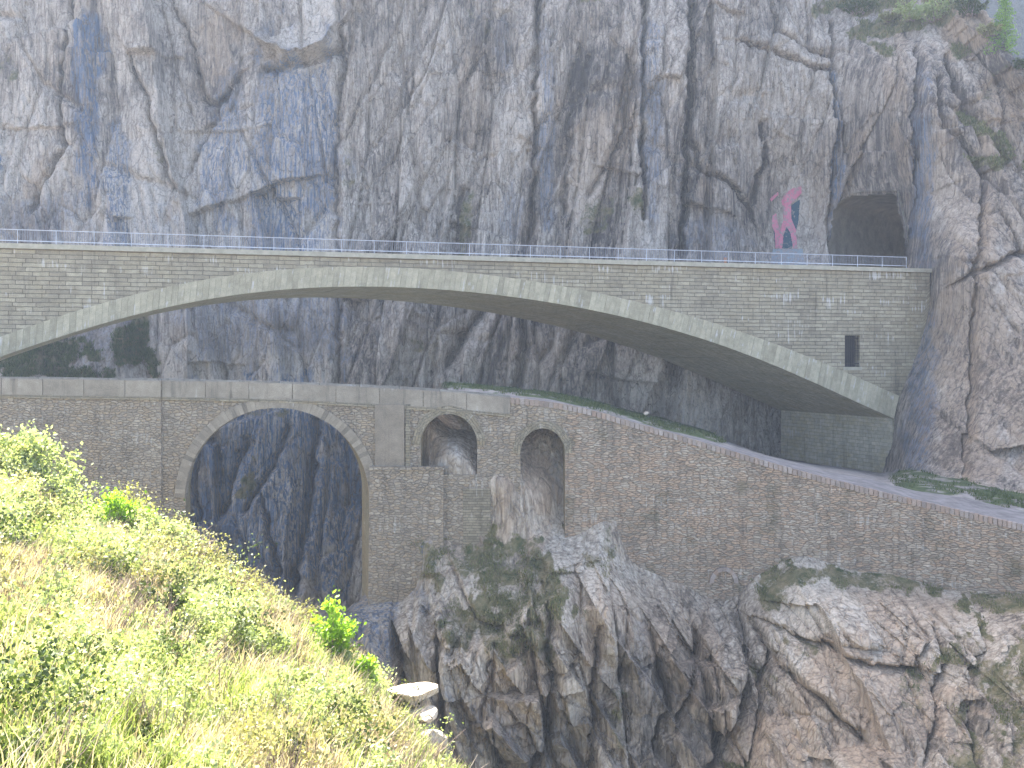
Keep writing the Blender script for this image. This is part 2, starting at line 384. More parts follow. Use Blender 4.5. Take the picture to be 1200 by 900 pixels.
M['leaf_dark'] = leaf_mat("dark_leaves", (.04, .065, .018), (.085, .115, .035), (.15, .16, .06), .3)
M['leaf_moss'] = leaf_mat("shelf_grass", (.10, .12, .04), (.20, .195, .08), (.32, .27, .14), .3)
M['leaf_olive'] = leaf_mat("olive_leaves", (.20, .19, .08), (.34, .32, .15), (.46, .42, .22), .35)
M['larch'] = leaf_mat("larch_needles", (.14, .26, .05), (.24, .38, .08), (.30, .44, .12), .5)
M['straw'] = leaf_mat("dry_grass", (.32, .24, .18), (.57, .47, .38), (.74, .66, .57), .35)
M['blade'] = leaf_mat("green_grass", (.15, .21, .05), (.30, .36, .12), (.46, .48, .22), .4)
M['twig'] = flat_mat("twig_bark", (.22, .155, .13), (.40, .30, .26), 8)
M['bark'] = flat_mat("bark", (.08, .06, .045), (.15, .12, .09), 6)

# ------------------------------------------------------------------ ground far below and river
def plane(name, x0, x1, y0, y1, z, mat, **k):
    m = MB(); m.quad((x0, y0, z), (x1, y0, z), (x1, y1, z), (x0, y1, z)); return m.build(name, mat, **k)
plane("gorge_floor", -3000, 3000, -3000, 3000, -39.0, M['cliff'], kind='structure')
plane("river", -60, 60, 20, 110, -34.0, M['river'], kind='structure')

# ------------------------------------------------------------------ the great cliff
CL = [(-300, 300, 112), (-300, 700, 104), (-300, -600, 125), (0, 0, 112), (0, 250, 107), (0, 380, 104), (0, 435, 98), (0, 560, 100), (0, 700, 98),
      (110, 430, 100), (60, 405, 101), (200, 100, 111), (200, 300, 107), (200, 420, 104), (250, 600, 102), (330, 500, 103), (330, 690, 99), (430, 600, 100), (420, 700, 97),
      (400, 100, 107), (400, 300, 105), (400, 430, 102.5), (600, 100, 107), (600, 300, 105), (600, 450, 101), (600, 700, 97),
      (780, 60, 107), (780, 300, 105), (780, 460, 102), (760, 700, 97), (860, 200, 107), (900, 300, 106), (900, 430, 105), (900, 530, 104),
      (975, 150, 106), (975, 230, 105.5), (975, 300, 105), (1020, 60, 104), (1015, 230, 101.5), (1062, 230, 96.5), (1062, 300, 96),
      (1030, 45, 105), (1040, 10, 110), (1090, 300, 88.5), (1085, 150, 93), (1085, 60, 98), (1100, 0, 106), (1140, 40, 100), (1200, 90, 95),
      (1100, 400, 84.5), (1050, 490, 86.3), (1047, 560, 82), (1060, 610, 76), (1000, 520, 99), (930, 520, 106), (930, 700, 97), (1100, 480, 80), (1100, 560, 74.5), (1100, 640, 66), (1200, 575, 68), (1200, 640, 60),
      (1200, 300, 84), (1200, 450, 76), (1150, 200, 90), (1400, 300, 80), (1400, 100, 92), (1400, 600, 58), (1500, -200, 110),
      (600, -600, 122), (0, -600, 124), (950, -300, 118), (1100, -200, 116)]
YTOP = [(-300, -560), (800, -540), (860, -470), (905, -290), (950, -140), (1000, -60), (1060, -30), (1112, -8), (1124, 12), (1138, 38), (1155, 62), (1175, 82), (1200, 98), (1300, 140), (1500, 220)]  # unseen crest above the frame is shaped to throw shade over the bridges
PORTAL = [(970, 318), (971, 262), (975, 240), (988, 231), (1020, 228), (1049, 227), (1054, 250), (1060, 275), (1063, 318)]
PX = np.concatenate([np.arange(-300, -24, 9), np.arange(-24, 1226, 1.65), np.arange(1226, 1480, 8)])
PY = np.concatenate([np.arange(735, -24, -1.65), np.linspace(-24, -600, 46) - 3])
gx, gy = np.meshgrid(PX, PY)
yt = lerp_tab(YTOP, gx) + fbm(gx / 9, gx * 0, 77, 4) * 5
gye = np.maximum(gy, yt)
D0 = rbf(CL, gx, gye)
D1 = D0 + np.maximum(0, yt - gy) * .35
X0 = (gx - 600) / F * D0; Z0 = (HOR - gye) / F * D0
rightness = sstep(1040, 1120, gx)
def rock_relief(X, Z, lean, sd, big=1.5, med=.75, small=.24, asp=3.0, flute=.35, wp=1.0, tl=1.4, slab=0.0, chip=0.0):
    wx = X + fbm(X / 5, Z / 11, sd + 60, 4) * 1.3 * wp; wz = Z + fbm(X / 6, Z / 7, sd + 70, 3) * 1.6 * wp
    a, b = rot(wx, wz, lean)
    c1, e1, t1 = cells(a / 7.5, b / (7.5 * asp), sd, 1.5, .55)
    a2, b2 = rot(wx, wz, lean - .22)
    c2, e2, t2 = cells(a2 / 2.7, b2 / (2.7 * asp), sd + 11, tl, .6)
    a3, b3 = rot(wx, wz, lean + .3)
    c3, e3, t3 = cells(a3 / .95, b3 / (.95 * asp * .8), sd + 23, tl, .7)
    a4, b4 = rot(X + fbm(X / 9, Z / 22, sd + 81, 3) * 1.6, Z, lean * .5)
    _, e4, t4 = cells(a4 / 3.6, b4 / 30.0, sd + 51, 1, .5); _, e5, t5 = cells(a4 / 1.5, b4 / 11.0, sd + 57, 1, .5)
    d = big * c1 + med * c2 + small * c3 + slab * ((t4 - .5) * 1.5 + (t5 - .5) * .5)
    d = d - .5 * slab * np.exp(-(e4 / .05) ** 2) + chip * ((t2 - .5) * 1.1 + (t3 - .5) * .45)
    d = d - .55 * np.exp(-(e1 / .035) ** 2) - .28 * np.exp(-(e2 / .05) ** 2) * (t1 > .35)
    d = d + flute * fbm(a / 1.1, b / 9, sd + 31, 3) + flute * .5 * (1 - np.abs(fbm(a / .55, b / 5, sd + 35, 3)) * 3)
    d = d + .04 * fbm(X / .35, Z / .5, sd + 41, 3)
    return d, .35 * t1 + .25 * t2 + .1 * t3 + .3 * t4
reg = sstep(380, 420, gx)                      # left of the seam the slabs are smoother and lean the other way
dA, tA = rock_relief(X0, Z0, .22, 100, big=2.3, med=.7, small=.10, flute=.12, wp=.7, tl=1.6, slab=.45, chip=.22)
dB, tB = rock_relief(X0, Z0, -.16, 200, big=1.6, med=.8, small=.22, asp=4.0, flute=.22, wp=.6, tl=1.7, slab=1.0, chip=.35)
dC, tC = rock_relief(X0, Z0, .38, 300, big=1.5, med=.8, small=.2, asp=2.6, flute=.10, wp=.5, tl=1.8, slab=.4, chip=.3)
disp = dA * (1 - reg) + dB * reg; tn = tA * (1 - reg) + tB * reg
disp = disp * (1 - rightness) + dC * rightness; tn = tn * (1 - rightness) + tC * rightness
# calm wall around the painting and the tunnel
calm = np.exp(-(((gx - 918) / 60) ** 2 + ((gye - 262) / 70) ** 2) ** 2)
calm2 = np.exp(-(((gx - 1016) / 66) ** 2 + ((gye - 272) / 70) ** 2) ** 2)
calm3 = np.maximum(np.exp(-(((gx - 1060) / 30) ** 2 + ((gye - 420) / 150) ** 2) ** 2), .6 * np.exp(-(((gx - 1120) / 70) ** 2 + ((gye - 430) / 150) ** 2) ** 2))
sc_ = 1 - .82 * np.maximum(np.maximum(calm, calm2), calm3)
disp = disp * sc_
# named cracks and one diagonal shadow: (points, half width px, depth m, step m)
CR = [([(401, -30), (404, 90), (397, 200), (402, 330), (398, 450)], 4, 1.0, .5),
      ([(632, -30), (629, 60), (624, 180), (620, 290)], 3.2, 1.4, -.4),
      ([(752, -30), (751, 80), (747, 180), (748, 260)], 2.6, 1.6, -.8),
      ([(808, -30), (804, 100), (799, 220), (794, 300)], 4.2, 2.6, -.9),
      ([(972, 30), (973, 110), (970, 200), (968, 300)], 3.0, 1.0, -.6),
      ([(1076, 60), (1075, 130), (1071, 240), (1066, 300)], 3.5, 1.4, .8),
      ([(1146, 190), (1150, 260), (1138, 340), (1134, 430), (1128, 560)], 3.2, 1.2, .4),
      ([(1220, 295), (1170, 305), (1130, 325), (1104, 336)], 3, 1.3, 0),
      ([(612, 375), (614, 410), (607, 455)], 5, 2.2, 0),
      ([(582, 345), (562, 372), (540, 402), (527, 424)], 7, 1.9, .9),  # diagonal shadow below the arch, put in as a groove and darker tone
      ([(900, 0), (910, 40), (935, 58), (970, 68)], 3, 1.1, 0),
      ([(864, 58), (900, 66), (940, 82), (968, 84)], 2.5, .8, .5),
      ([(888, 150), (890, 195), (880, 240)], 4, 1.3, .4),
      ([(803, 170), (822, 205), (860, 225), (882, 260)], 2.5, .9, .5),
      ([(95, 0), (98, 60), (86, 110), (90, 180), (60, 225), (48, 250)], 4, 1.3, .9),
      ([(168, 78), (190, 130), (205, 190), (215, 225)], 3, 1.0, .5),
      ([(205, 0), (230, 50), (245, 120), (262, 130), (285, 100)], 3, .9, .5),
      ([(310, 55), (345, 78), (385, 62), (400, 42)], 6, -1.3, 1.4),
      ([(316, 88), (352, 84), (400, 62)], 4, 1.3, 0),
      ([(232, 205), (250, 165), (275, 110)], 4, .9, -.7),
      ([(1014, 128), (1002, 165), (985, 205), (974, 240)], 4.5, -.7, .8),
      ([(1050, 140), (1064, 180), (1070, 230)], 3.5, -.6, -.5),
      ([(1110, 70), (1125, 110), (1150, 150), (1180, 190)], 4, 1.2, .7),
      ([(1098, 90), (1102, 150), (1125, 170), (1160, 215)], 3, 1.0, .5),
      ([(1170, 90), (1178, 150), (1195, 200)], 3, 1.0, -.4),
      ([(545, 225), (538, 260), (536, 290)], 6, 1.2, .5), ([(690, 70), (668, 140), (660, 250)], 5, .8, .6), ([(745, 90), (725, 170), (690, 230)], 4, .7, .7),
      ([(243, 500), (232, 560), (240, 640)], 3, .9, .3), ([(300, 515), (285, 560), (265, 600)], 6, 1.4, 1.0), ([(376, 490), (370, 560), (362, 620), (350, 690)], 4, 1.5, .5),
      ([(318, 560), (326, 610), (340, 660)], 3, 1.0, .4), ([(345, 500), (330, 540), (300, 590)], 4, 1.2, .6)]
nrel = fbm(X0 / 1.2, Z0 / 1.2, 501, 4) * 5; nre2 = fbm(X0 / 1.3, Z0 / 1.6, 502, 4) * 5
crk = np.zeros(gx.shape)
for pts, w, dep, stp in CR:
    d, sd_ = polydist(pts, gx + nrel, gye + nre2)
    disp -= dep * np.exp(-(d / w) ** 2)
    disp += stp * sd_ * np.exp(-(d / (w * 7)) ** 1.0) * .6
    if dep > 0: crk = np.maximum(crk, np.exp(-(d / (w * .8)) ** 2))
Yc = D1 - disp
inp = np.zeros(gx.shape, bool)
def inpoly(poly, x, y):
    r = np.zeros(x.shape, bool); n = len(poly)
    for i in range(n):
        x0, y0 = poly[i]; x1, y1 = poly[(i + 1) % n]
        if y0 == y1: continue
        r ^= ((y0 > y) != (y1 > y)) & (x < (x1 - x0) * (y - y0) / (y1 - y0) + x0)
    return r
hole = inpoly(PORTAL, gx + fbm(gx / 6, gy / 6, 9, 3) * 2.0, gy + fbm(gx / 6, gy / 6, 19, 3) * 2.0)
keep = ~(hole[:-1, :-1] & hole[1:, 1:] & hole[:-1, 1:] & hole[1:, :-1])
nq = fbm(X0 / 2, Z0 / 3.2, 91, 4) * 9
moss = blob(gx, gye, [(35, 425, 75, 24, -6, 1), (95, 440, 50, 12, 0, 1), (165, 400, 16, 36, 20, .9), (190, 430, 10, 26, -12, .9), (1040, 35, 46, 15, -8, 1.1), (1000, 4, 60, 20, 0, 1.2), (1100, 8, 50, 16, 20, 1.2), (1085, 20, 22, 22, 0, .8),
        (1140, 150, 26, 14, 40, .8), (1146, 190, 22, 8, 10, 1), (1170, 170, 36, 14, 35, .8), (1205, 195, 18, 12, 0, .8), (1025, 60, 18, 9, 30, .8), (742, 240, 9, 18, 0, .6), (700, 258, 16, 24, 30, .55), (545, 262, 9, 34, 8, .65), (690, -2, 32, 12, 0, .7),
        (16, 92, 22, 26, 0, .5), (412, 190, 9, 48, 3, .42), (490, 405, 12, 8, 20, .45), (450, 437, 9, 10, 0, .45), (1118, 60, 14, 14, 0, .7), (1186, 60, 40, 14, 30, 1), (1160, 100, 10, 20, 20, .5), (200, 190, 8, 13, 0, .4),
        (300, 560, 9, 30, 20, .6), (330, 480, 60, 8, 0, .5), (560, 20, 12, 30, -15, .4)], .4)
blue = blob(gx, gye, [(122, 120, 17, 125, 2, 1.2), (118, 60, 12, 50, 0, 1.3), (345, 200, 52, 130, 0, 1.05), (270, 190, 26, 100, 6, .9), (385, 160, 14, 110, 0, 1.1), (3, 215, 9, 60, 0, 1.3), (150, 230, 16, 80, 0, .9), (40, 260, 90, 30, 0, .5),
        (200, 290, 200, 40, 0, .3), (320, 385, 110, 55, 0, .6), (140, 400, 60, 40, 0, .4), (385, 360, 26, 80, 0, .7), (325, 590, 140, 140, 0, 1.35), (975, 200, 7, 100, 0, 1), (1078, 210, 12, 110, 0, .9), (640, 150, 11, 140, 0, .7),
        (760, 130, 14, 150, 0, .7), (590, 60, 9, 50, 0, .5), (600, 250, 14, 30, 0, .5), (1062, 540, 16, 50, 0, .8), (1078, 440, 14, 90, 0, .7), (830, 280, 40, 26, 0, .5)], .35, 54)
ochre = blob(gx, gye, [(262, 60, 30, 58, 10, .55), (700, 190, 36, 90, 18, .42), (735, 130, 12, 80, 5, .5), (1150, 300, 14, 60, 0, .75), (1133, 450, 7, 110, 2, .85), (1190, 380, 22, 60, 10, .6), (1160, 130, 45, 60, 30, .6), (1118, 40, 26, 26, 0, .8), (1150, 420, 70, 140, 0, .6), (1130, 520, 50, 60, 0, .5), (1150, 230, 60, 80, 0, .45),
        (1045, 90, 18, 60, 0, .45), (1190, 120, 30, 60, 20, .6), (1198, 520, 10, 70, 0, .6), (1010, 40, 12, 6, 0, .9), (995, 190, 9, 60, 20, .5), (1055, 190, 9, 60, -12, .5), (990, 270, 14, 50, 0, .5), (620, 265, 14, 26, 0, .35), (50, 215, 10, 36, 25, .6),
        (955, 250, 14, 60, 0, .3), (560, 140, 20, 80, -10, .22), (620, 420, 40, 40, 0, .28), (1100, 180, 20, 80, 10, .4), (820, 250, 12, 60, 0, .35), (150, 260, 6, 20, -20, .5), (215, 250, 6, 26, 30, .5)], .35, 58)
tone = np.clip(tn * .9 + .05 - .16 * rightness - .35 * crk, 0, 1)
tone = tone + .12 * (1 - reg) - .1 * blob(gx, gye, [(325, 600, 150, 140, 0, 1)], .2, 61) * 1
fiss = (.12 + .6 * reg) * (1 - .7 * rightness) * (1 - .55 * sstep(810, 850, gx)) ; fiss = np.maximum(fiss, .6 * sstep(470, 520, gye) * (gx < 440))
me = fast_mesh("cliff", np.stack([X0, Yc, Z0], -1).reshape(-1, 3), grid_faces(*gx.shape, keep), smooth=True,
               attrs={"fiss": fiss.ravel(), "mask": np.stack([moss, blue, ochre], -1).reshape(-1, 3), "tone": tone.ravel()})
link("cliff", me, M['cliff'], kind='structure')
def cliff_at(px, py):
    """depth of the built cliff nearest to an image direction"""
    j = np.abs(PX - px).argmin(); i = np.abs(PY - py).argmin()
    return float(Yc[i, j])

# far mountain seen past the shoulder of the cliff
hx = np.linspace(30, 420, 160); hy = np.linspace(0, 1, 60); HX, HV = np.meshgrid(hx, hy)
HZ = -38 + HV * (142 + 7 * fbm(HX / 40, HX * 0, 7, 4)); HY = 195 + HV * 45 - 12 * fbm(HX / 12, HV * 9, 8, 5) * (1 - HV * .3)
me = fast_mesh("mountain", np.stack([HX, HY, HZ], -1).reshape(-1, 3), grid_faces(*HX.shape), smooth=True)
t = NT("far_mountain"); w_ = t.coord("World", (1, 1, .45))
M['mountain'] = t.done(t.ramp(t.noise(w_, .05, 8, .65), [(.38, (.008, .016, .012)), (.52, (.022, .032, .03)), (.66, (.06, .062, .065))]), t.bump(t.noise(w_, .12, 6, .6), 1, 4))
link("mountain", me, M['mountain'], kind='structure')

# ------------------------------------------------------------------ tunnel through the cliff
PD = lambda px: 105.6 + (px - 970) / (1063 - 970) * (95.6 - 105.6)
ring = []
for (px, py) in PORTAL:
    px2 = 1016 + (px - 1016) * 1.07; py2 = 318 if py > 310 else 290 + (py - 290) * 1.06
    d = PD(px2) + .1; ring.append(Vector(P(px2, py2, d)))
tdir = Vector((.70, .71, 0)).normalized(); m = MB(); rings = []
# resample outline
rs = []
for a, b in zip(ring[:-1], ring[1:]):
    n = max(2, int((b - a).length / .45))
    rs += [a.lerp(b, i / n) for i in range(n)]
rs.append(ring[-1]); nL = 70
tv = np.zeros((nL, len(rs), 3))
for i in range(nL):
    L = i * .55; bend = Vector((.78, .62, 0)) * L * L * .012
    for j, p in enumerate(rs):
        tv[i, j] = p + tdir * L + bend
jx = fbm(tv[..., 0] * .9 + tv[..., 2], tv[..., 1] * .9, 31, 4) * .22
cen = np.array(sum(rs, Vector()) / len(rs)); dirs = np.array([np.array(p) - cen for p in rs]); dirs /= np.linalg.norm(dirs, axis=1)[:, None]
tv += dirs[None] * (jx * np.linspace(.3, 1, nL)[:, None])[..., None]
tun = empty("road_tunnel", tuple(ring[0]), kind='structure')
me = fast_mesh("tunnel_lining", (tv - np.array(ring[0])).reshape(-1, 3), grid_faces(nL, len(rs)), smooth=True)
link("tunnel_lining", me, M['tunnel'], tun)
m = MB(); a, b = ring[0], ring[-1]; e = tdir * 60 + Vector((30, 20, 0)); O = Vector(ring[0])
zf = Vector((0, 0, .02)); m.quad(a - O + zf, b - O + zf, b - O + e + zf, a - O + e + zf); m.build("tunnel_floor", M['asphalt'], tun)
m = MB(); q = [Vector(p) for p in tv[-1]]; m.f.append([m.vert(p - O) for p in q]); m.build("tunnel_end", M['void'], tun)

# ------------------------------------------------------------------ upper road bridge (local frame: x along, y across, z up)
DA, DB = 68.0, 87.43
A = Vector(((0 - 600) / F * DA, DA, 0)); B = Vector(((1083 - 600) / F * DB, DB, 0))
u = (B - A).normalized(); TH = math.atan2(u.y, u.x); SL = (B - A).length; W = 17.5
def s_of(px):
    k = (px - 600) / F; return (k * A.y - A.x) / (u.x - k * u.y)
def sz(px, py):
    s = s_of(px); Y = A.y + s * u.y; return s, (HOR - py) / F * Y
bridge = empty("road_bridge", A, TH, label="long grey coursed-stone road bridge with one wide flat arch, spanning above the old bridge", cat="bridge")
INT = [sz(*p) for p in [(0, 418), (67, 397), (133, 376), (183, 362), (233, 353), (293, 343.5), (350, 338.5), (400, 336.5), (467, 337), (533, 341), (587, 346.5), (667, 358), (733, 372.5), (800, 390), (867, 413), (933, 440), (1000, 469), (1047, 491)]]
EXT = [sz(*p) for p in [(0, 394), (67, 373), (133, 352), (183, 338), (233, 328), (293, 319.5), (350, 315), (400, 313), (467, 314), (533, 318.5), (587, 324), (667, 336), (733, 350), (800, 367.5), (867, 389), (933, 413), (1000, 439), (1053, 464)]]
ci = np.polyfit([p[0] for p in INT], [p[1] for p in INT], 6); ce = np.polyfit([p[0] for p in EXT], [p[1] for p in EXT], 6)
s_end = INT[-1][0]
# the left, unseen side mirrors the curve smoothly about the crown
crown = INT[7][0]
def zi(s):
    s = np.asarray(s, float); return np.where(s < 0, np.polyval(ci, 0) + s * .42 - s * s * .006, np.polyval(ci, np.clip(s, 0, s_end)))
def ze(s):
    s = np.asarray(s, float); return np.where(s < 0, np.polyval(ce, 0) + s * .42 - s * s * .006, np.polyval(ce, np.clip(s, 0, EXT[-1][0])))
ZT = 7.46; s0 = -9.0; W = 14.6; SK = -.155
# spandrel wall, with the doorway left open
dl, dr = s_of(990), s_of(1007.5); dzt, dzb = sz(998, 393)[1], sz(998, 430)[1]
ss = sorted(set(list(np.linspace(s0, SL, 150)) + [dl, dr, s_end, EXT[-1][0]]))
def wall_strip(m, y, depth_flip=False):
    for a, b in zip(ss[:-1], ss[1:]):
        ba = float(ze(a)) - .25 if a < EXT[-1][0] - 1e-6 else -9.0
        bb = float(ze(b)) - .25 if b < EXT[-1][0] + 1e-6 and a < EXT[-1][0] - 1e-6 else -9.0
        if a >= EXT[-1][0] - 1e-6: ba = bb = float(sz(1056, 500)[1])
        segs = [(ba, bb, ZT, ZT)]
        if a >= dl - 1e-6 and b <= dr + 1e-6: segs = [(ba, bb, dzb, dzb), (dzt, dzt, ZT, ZT)]
        k_ = SK * y
        for (za, zb, zc, zd) in segs:
            m.quad((a + k_, y, za), (b + k_, y, zb), (b + k_, y, zd), (a + k_, y, zc), uvs=[(a, za), (b, zb), (b, zd), (a, zc)])
m = MB(); wall_strip(m, 0.0)
wall_strip(m, W)
for (x, z0_, z1_) in ((dl, dzb, dzt), (dr, dzb, dzt)): m.quad((x, 0, z0_), (x, .7, z0_), (x, .7, z1_), (x, 0, z1_), uvs=[(0, z0_), (.7, z0_), (.7, z1_), (0, z1_)])
m.quad((dl, 0, dzt), (dr, 0, dzt), (dr, .7, dzt), (dl, .7, dzt)); m.quad((dl, 0, dzb), (dr, 0, dzb), (dr, .7, dzb), (dl, .7, dzb))
m.quad((SL, 0, -6), (SL + SK * W, W, -6), (SL + SK * W, W, ZT), (SL, 0, ZT))
m.build("spandrel_wall", M['ashlar'], bridge)
# barred doorway
m = MB(); m.quad((dl, .7, dzb), (dr, .7, dzb), (dr, .7, dzt), (dl, .7, dzt)); opening = m.build("window", M['void'], bridge)
m = MB()
for i in range(7):
    x = dl + (dr - dl) * (i + .5) / 7; m.tube([(x, .12, dzb), (x, .12, dzt)], .022, 5)
for zz in (dzb + .25, (dzb + dzt) / 2, dzt - .25): m.box(dl, dr, .10, .14, zz, zz + .05)
m.build("bars", M['darkbar'], opening)
m = MB(); m.box(dl - .15, dr + .15, -.10, .3, dzb - .28, dzb - .003); m.build("sill", M['coping'], opening)
# arch ring: separate voussoirs
def ring_stones(m, path_i, path_o, n, y0, y1, proud=.03, gap=.012):
    """path_i/path_o: arrays of (s,z) param 0..1"""
    for k in range(n):
        g0 = k / n; g1 = (k + 1) / n; e = gap
        p = []
        for yy in (y0 - random.uniform(0, proud), y1):
            for (pp, g) in ((path_i, g0), (path_i, g1), (path_o, g1), (path_o, g0)):
                i = g * (len(pp) - 1); i0 = int(min(i, len(pp) - 2)); f = i - i0
                q = pp[i0] * (1 - f) + pp[i0 + 1] * f; p.append([q[0], yy, q[1]])
        c = np.mean(p, 0)
        p = [[c[0] + (x - c[0]) * (1 - e), y, c[2] + (z - c[2]) * (1 - e * .5)] for x, y, z in p]
        m.hexa([p[0], p[1], p[5], p[4], p[3], p[2], p[6], p[7]], random.uniform(0, 60), random.uniform(0, 60))
si = np.linspace(s0, s_end, 400); se = np.linspace(s0, EXT[-1][0], 400)
pi_ = np.stack([si, zi(si)], -1); po_ = np.stack([se, ze(se)], -1)
m = MB(); ring_stones(m, pi_, po_, 190, -.05, .5, .05, .03); m.build("arch_ring", M['voussoir'], bridge)
# soffit barrel
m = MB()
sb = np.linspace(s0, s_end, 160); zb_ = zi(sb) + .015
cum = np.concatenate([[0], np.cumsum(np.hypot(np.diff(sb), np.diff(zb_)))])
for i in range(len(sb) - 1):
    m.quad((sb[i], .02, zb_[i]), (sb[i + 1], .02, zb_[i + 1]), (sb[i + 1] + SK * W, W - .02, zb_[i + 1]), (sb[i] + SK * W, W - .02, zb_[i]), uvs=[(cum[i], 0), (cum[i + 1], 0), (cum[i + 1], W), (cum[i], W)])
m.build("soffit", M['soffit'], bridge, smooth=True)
# abutment under the right springing
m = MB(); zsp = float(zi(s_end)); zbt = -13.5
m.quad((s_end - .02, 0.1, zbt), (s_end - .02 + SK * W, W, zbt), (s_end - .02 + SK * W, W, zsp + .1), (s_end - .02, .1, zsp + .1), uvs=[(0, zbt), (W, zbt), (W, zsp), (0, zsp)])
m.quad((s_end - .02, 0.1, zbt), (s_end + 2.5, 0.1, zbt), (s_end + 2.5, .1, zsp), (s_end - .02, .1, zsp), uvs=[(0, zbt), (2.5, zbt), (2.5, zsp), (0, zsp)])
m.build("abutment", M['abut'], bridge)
# end pilaster against the rock
m = MB(); a0 = s_of(1066)
m.hexa([(a0, -.12, -4.5), (SL + .35, -.12, -2.5), (SL + .35, .4, -2.5), (a0, .4, -4.5), (a0, -.12, ZT), (SL + .5, -.12, ZT), (SL + .5, .4, ZT), (a0, .4, ZT)], 0, 0)
m.build("pilaster", M['ashlar'], bridge)
m = MB(); m.box(s0, SL + .6, -.28, .35, ZT + .002, ZT + .34); m.build("coping", M['coping'], bridge)
m = MB(); m.box(s0, SL + 8, .352, W - .3, ZT - .9, ZT + .1); m.build("deck", M['asphalt'], bridge)
m = MB(); m.box(s0, SL, W - .298, W + .2, ZT + .002, ZT + .34); m.build("coping", M['coping'], bridge)
# railing: rails, posts and a baluster panel per bay
railing = None
zc = ZT + .34; zr = sz(0, 268.5)[1] ; zl = sz(0, 281.5)[1]
pitch = s_of(645) - s_of(610)
s_rail_end = s_of(1062)
m = MB(); m.tube([(s0, -.02, zr), (s_rail_end, -.02, zr)], .028, 6); railing = m.build("railing", M['metal'], bridge)
m = MB(); m.box(s0, s_rail_end, -.05, .01, zl - .026, zl + .026); m.build("lower_rail", M['metal'], railing)
sp = s_rail_end; posts = []
while sp > s0: posts.append(sp); sp -= pitch
post_me = None; pan_me = None
for i, sp in enumerate(posts):
    if post_me is None:
        m = MB(); m.box(-.016, .016, -.045, .005, zc, zr); m.box(-.10, .10, -.09, .05, zc, zc + .02)
        o = m.build("post", M['metal'], railing); post_me = o.data; o.location.x = sp
    else:
        o = bpy.data.objects.new("post", post_me); COL.objects.link(o); o.parent = railing; o.location.x = sp
    if pan_me is None:
        m = MB(); n = 16
        for k in range(1, n): xx = -pitch * k / n; m.box(xx - .012, xx + .012, -.03, -.012, zl + .035, zr - .03)
        o = m.build("baluster_panel", M['bars'], railing); pan_me = o.data; o.location.x = sp
    else:
        o = bpy.data.objects.new("baluster_panel", pan_me); COL.objects.link(o); o.parent = railing; o.location.x = sp

# ------------------------------------------------------------------ old bridge and its road wall
DL = [(-140, 60), (660, 60), (740, 60.3), (820, 60.5), (900, 60.3), (1000, 59.8), (1100, 58.5), (1200, 56), (1330, 52)]
TOP = [(-140, 442), (0, 443), (200, 446), (300, 448), (400, 452), (470, 456), (550, 461), (598, 466), (640, 470), (667, 474.5), (700, 482), (750, 497), (800, 511), (850, 526), (907, 543), (950, 555), (1000, 568), (1049, 580), (1100, 592), (1150, 604), (1200, 615), (1330, 645)]
px_s = np.arange(-140, 1331, 1.0)
kk = np.ones(31) / 31
def smooth_tab(tab):
    v = lerp_tab(tab, px_s); p = np.pad(v, 15, mode='edge'); p[:15] = v[0] - (v[1] - v[0]) * np.arange(15, 0, -1); p[-15:] = v[-1] + (v[-1] - v[-2]) * np.arange(1, 16)
    return np.convolve(p, kk, 'valid')
D_s = smooth_tab(DL); T_s = smooth_tab(TOP)
X_s = (px_s - 600) / F * D_s; Zt_s = (HOR - T_s) / F * D_s
U_s = np.concatenate([[0], np.cumsum(np.hypot(np.diff(X_s), np.diff(D_s)))])
tx = np.gradient(X_s, U_s); ty = np.gradient(D_s, U_s)
def at(px, off=0.0, dz=0.0):
    """point at the wall's top line; off>0 is behind the face"""
    x, y, z = np.interp(px, px_s, X_s), np.interp(px, px_s, D_s), np.interp(px, px_s, Zt_s)
    nx, ny = -np.interp(px, px_s, ty), np.interp(px, px_s, tx)
    return (x + nx * off, y + ny * off, z + dz)
def zat(py, D=60.0): return (HOR - py) / F * D
def U(px): return float(np.interp(px, px_s, U_s))
TB = 4.2                     # bridge thickness
ARCH = {'big': (325, 583, 107.5, 105, 217.5, 432.5), 'mid': (526, 521, 33, 36, 493, 559), 'small': (636, 531, 26, 29, 610, 662)}
def intr(name, n=60, grow=0.0):
    cx, cy, rx, ry, l, r = ARCH[name]
    th = np.linspace(math.pi, 0, n)
    return np.stack([cx + (rx + grow) * np.cos(th), cy - (ry + grow) * np.sin(th)], -1)
bot_open = {'big': 790, 'mid': 700, 'small': 700}
def wall_face(m, pa, pb, off, step=4.0, base=780, arches=('big', 'mid', 'small')):
    cols = set(np.arange(pa, pb + .01, step)); cols |= {pa, pb}
    for n in arches:
        cx, cy, rx, ry, l, r = ARCH[n]
        for q in intr(n, 48): cols.add(round(float(q[0]), 3))
    cols = sorted(c for c in cols if pa - 1e-6 <= c <= pb + 1e-6)
    for a, b in zip(cols[:-1], cols[1:]):
        if b - a < 1e-4: continue
        mid = (a + b) / 2; ba, bb = base, base
        for n in arches:
            cx, cy, rx, ry, l, r = ARCH[n]
            if l < mid < r:
                f = lambda x: cy - ry * math.sqrt(max(0, 1 - ((x - cx) / rx) ** 2))
                ba, bb = f(a), f(b)
        A0, B0 = at(a, off), at(b, off)
        za, zb = zat(ba), zat(bb)
        m.quad((A0[0], A0[1], za), (B0[0], B0[1], zb), B0, A0, uvs=[(U(a), za), (U(b), zb), (U(b), B0[2]), (U(a), A0[2])])
ob = empty("stone_bridge", (0, 60, 0), label="old rubble-stone arch bridge with pale slab parapet, under the road bridge", cat="bridge")
ob_inv = Vector((0, -60, 0))
def shift(m): m.v = [(x, y - 60, z) for x, y, z in m.v]; return m
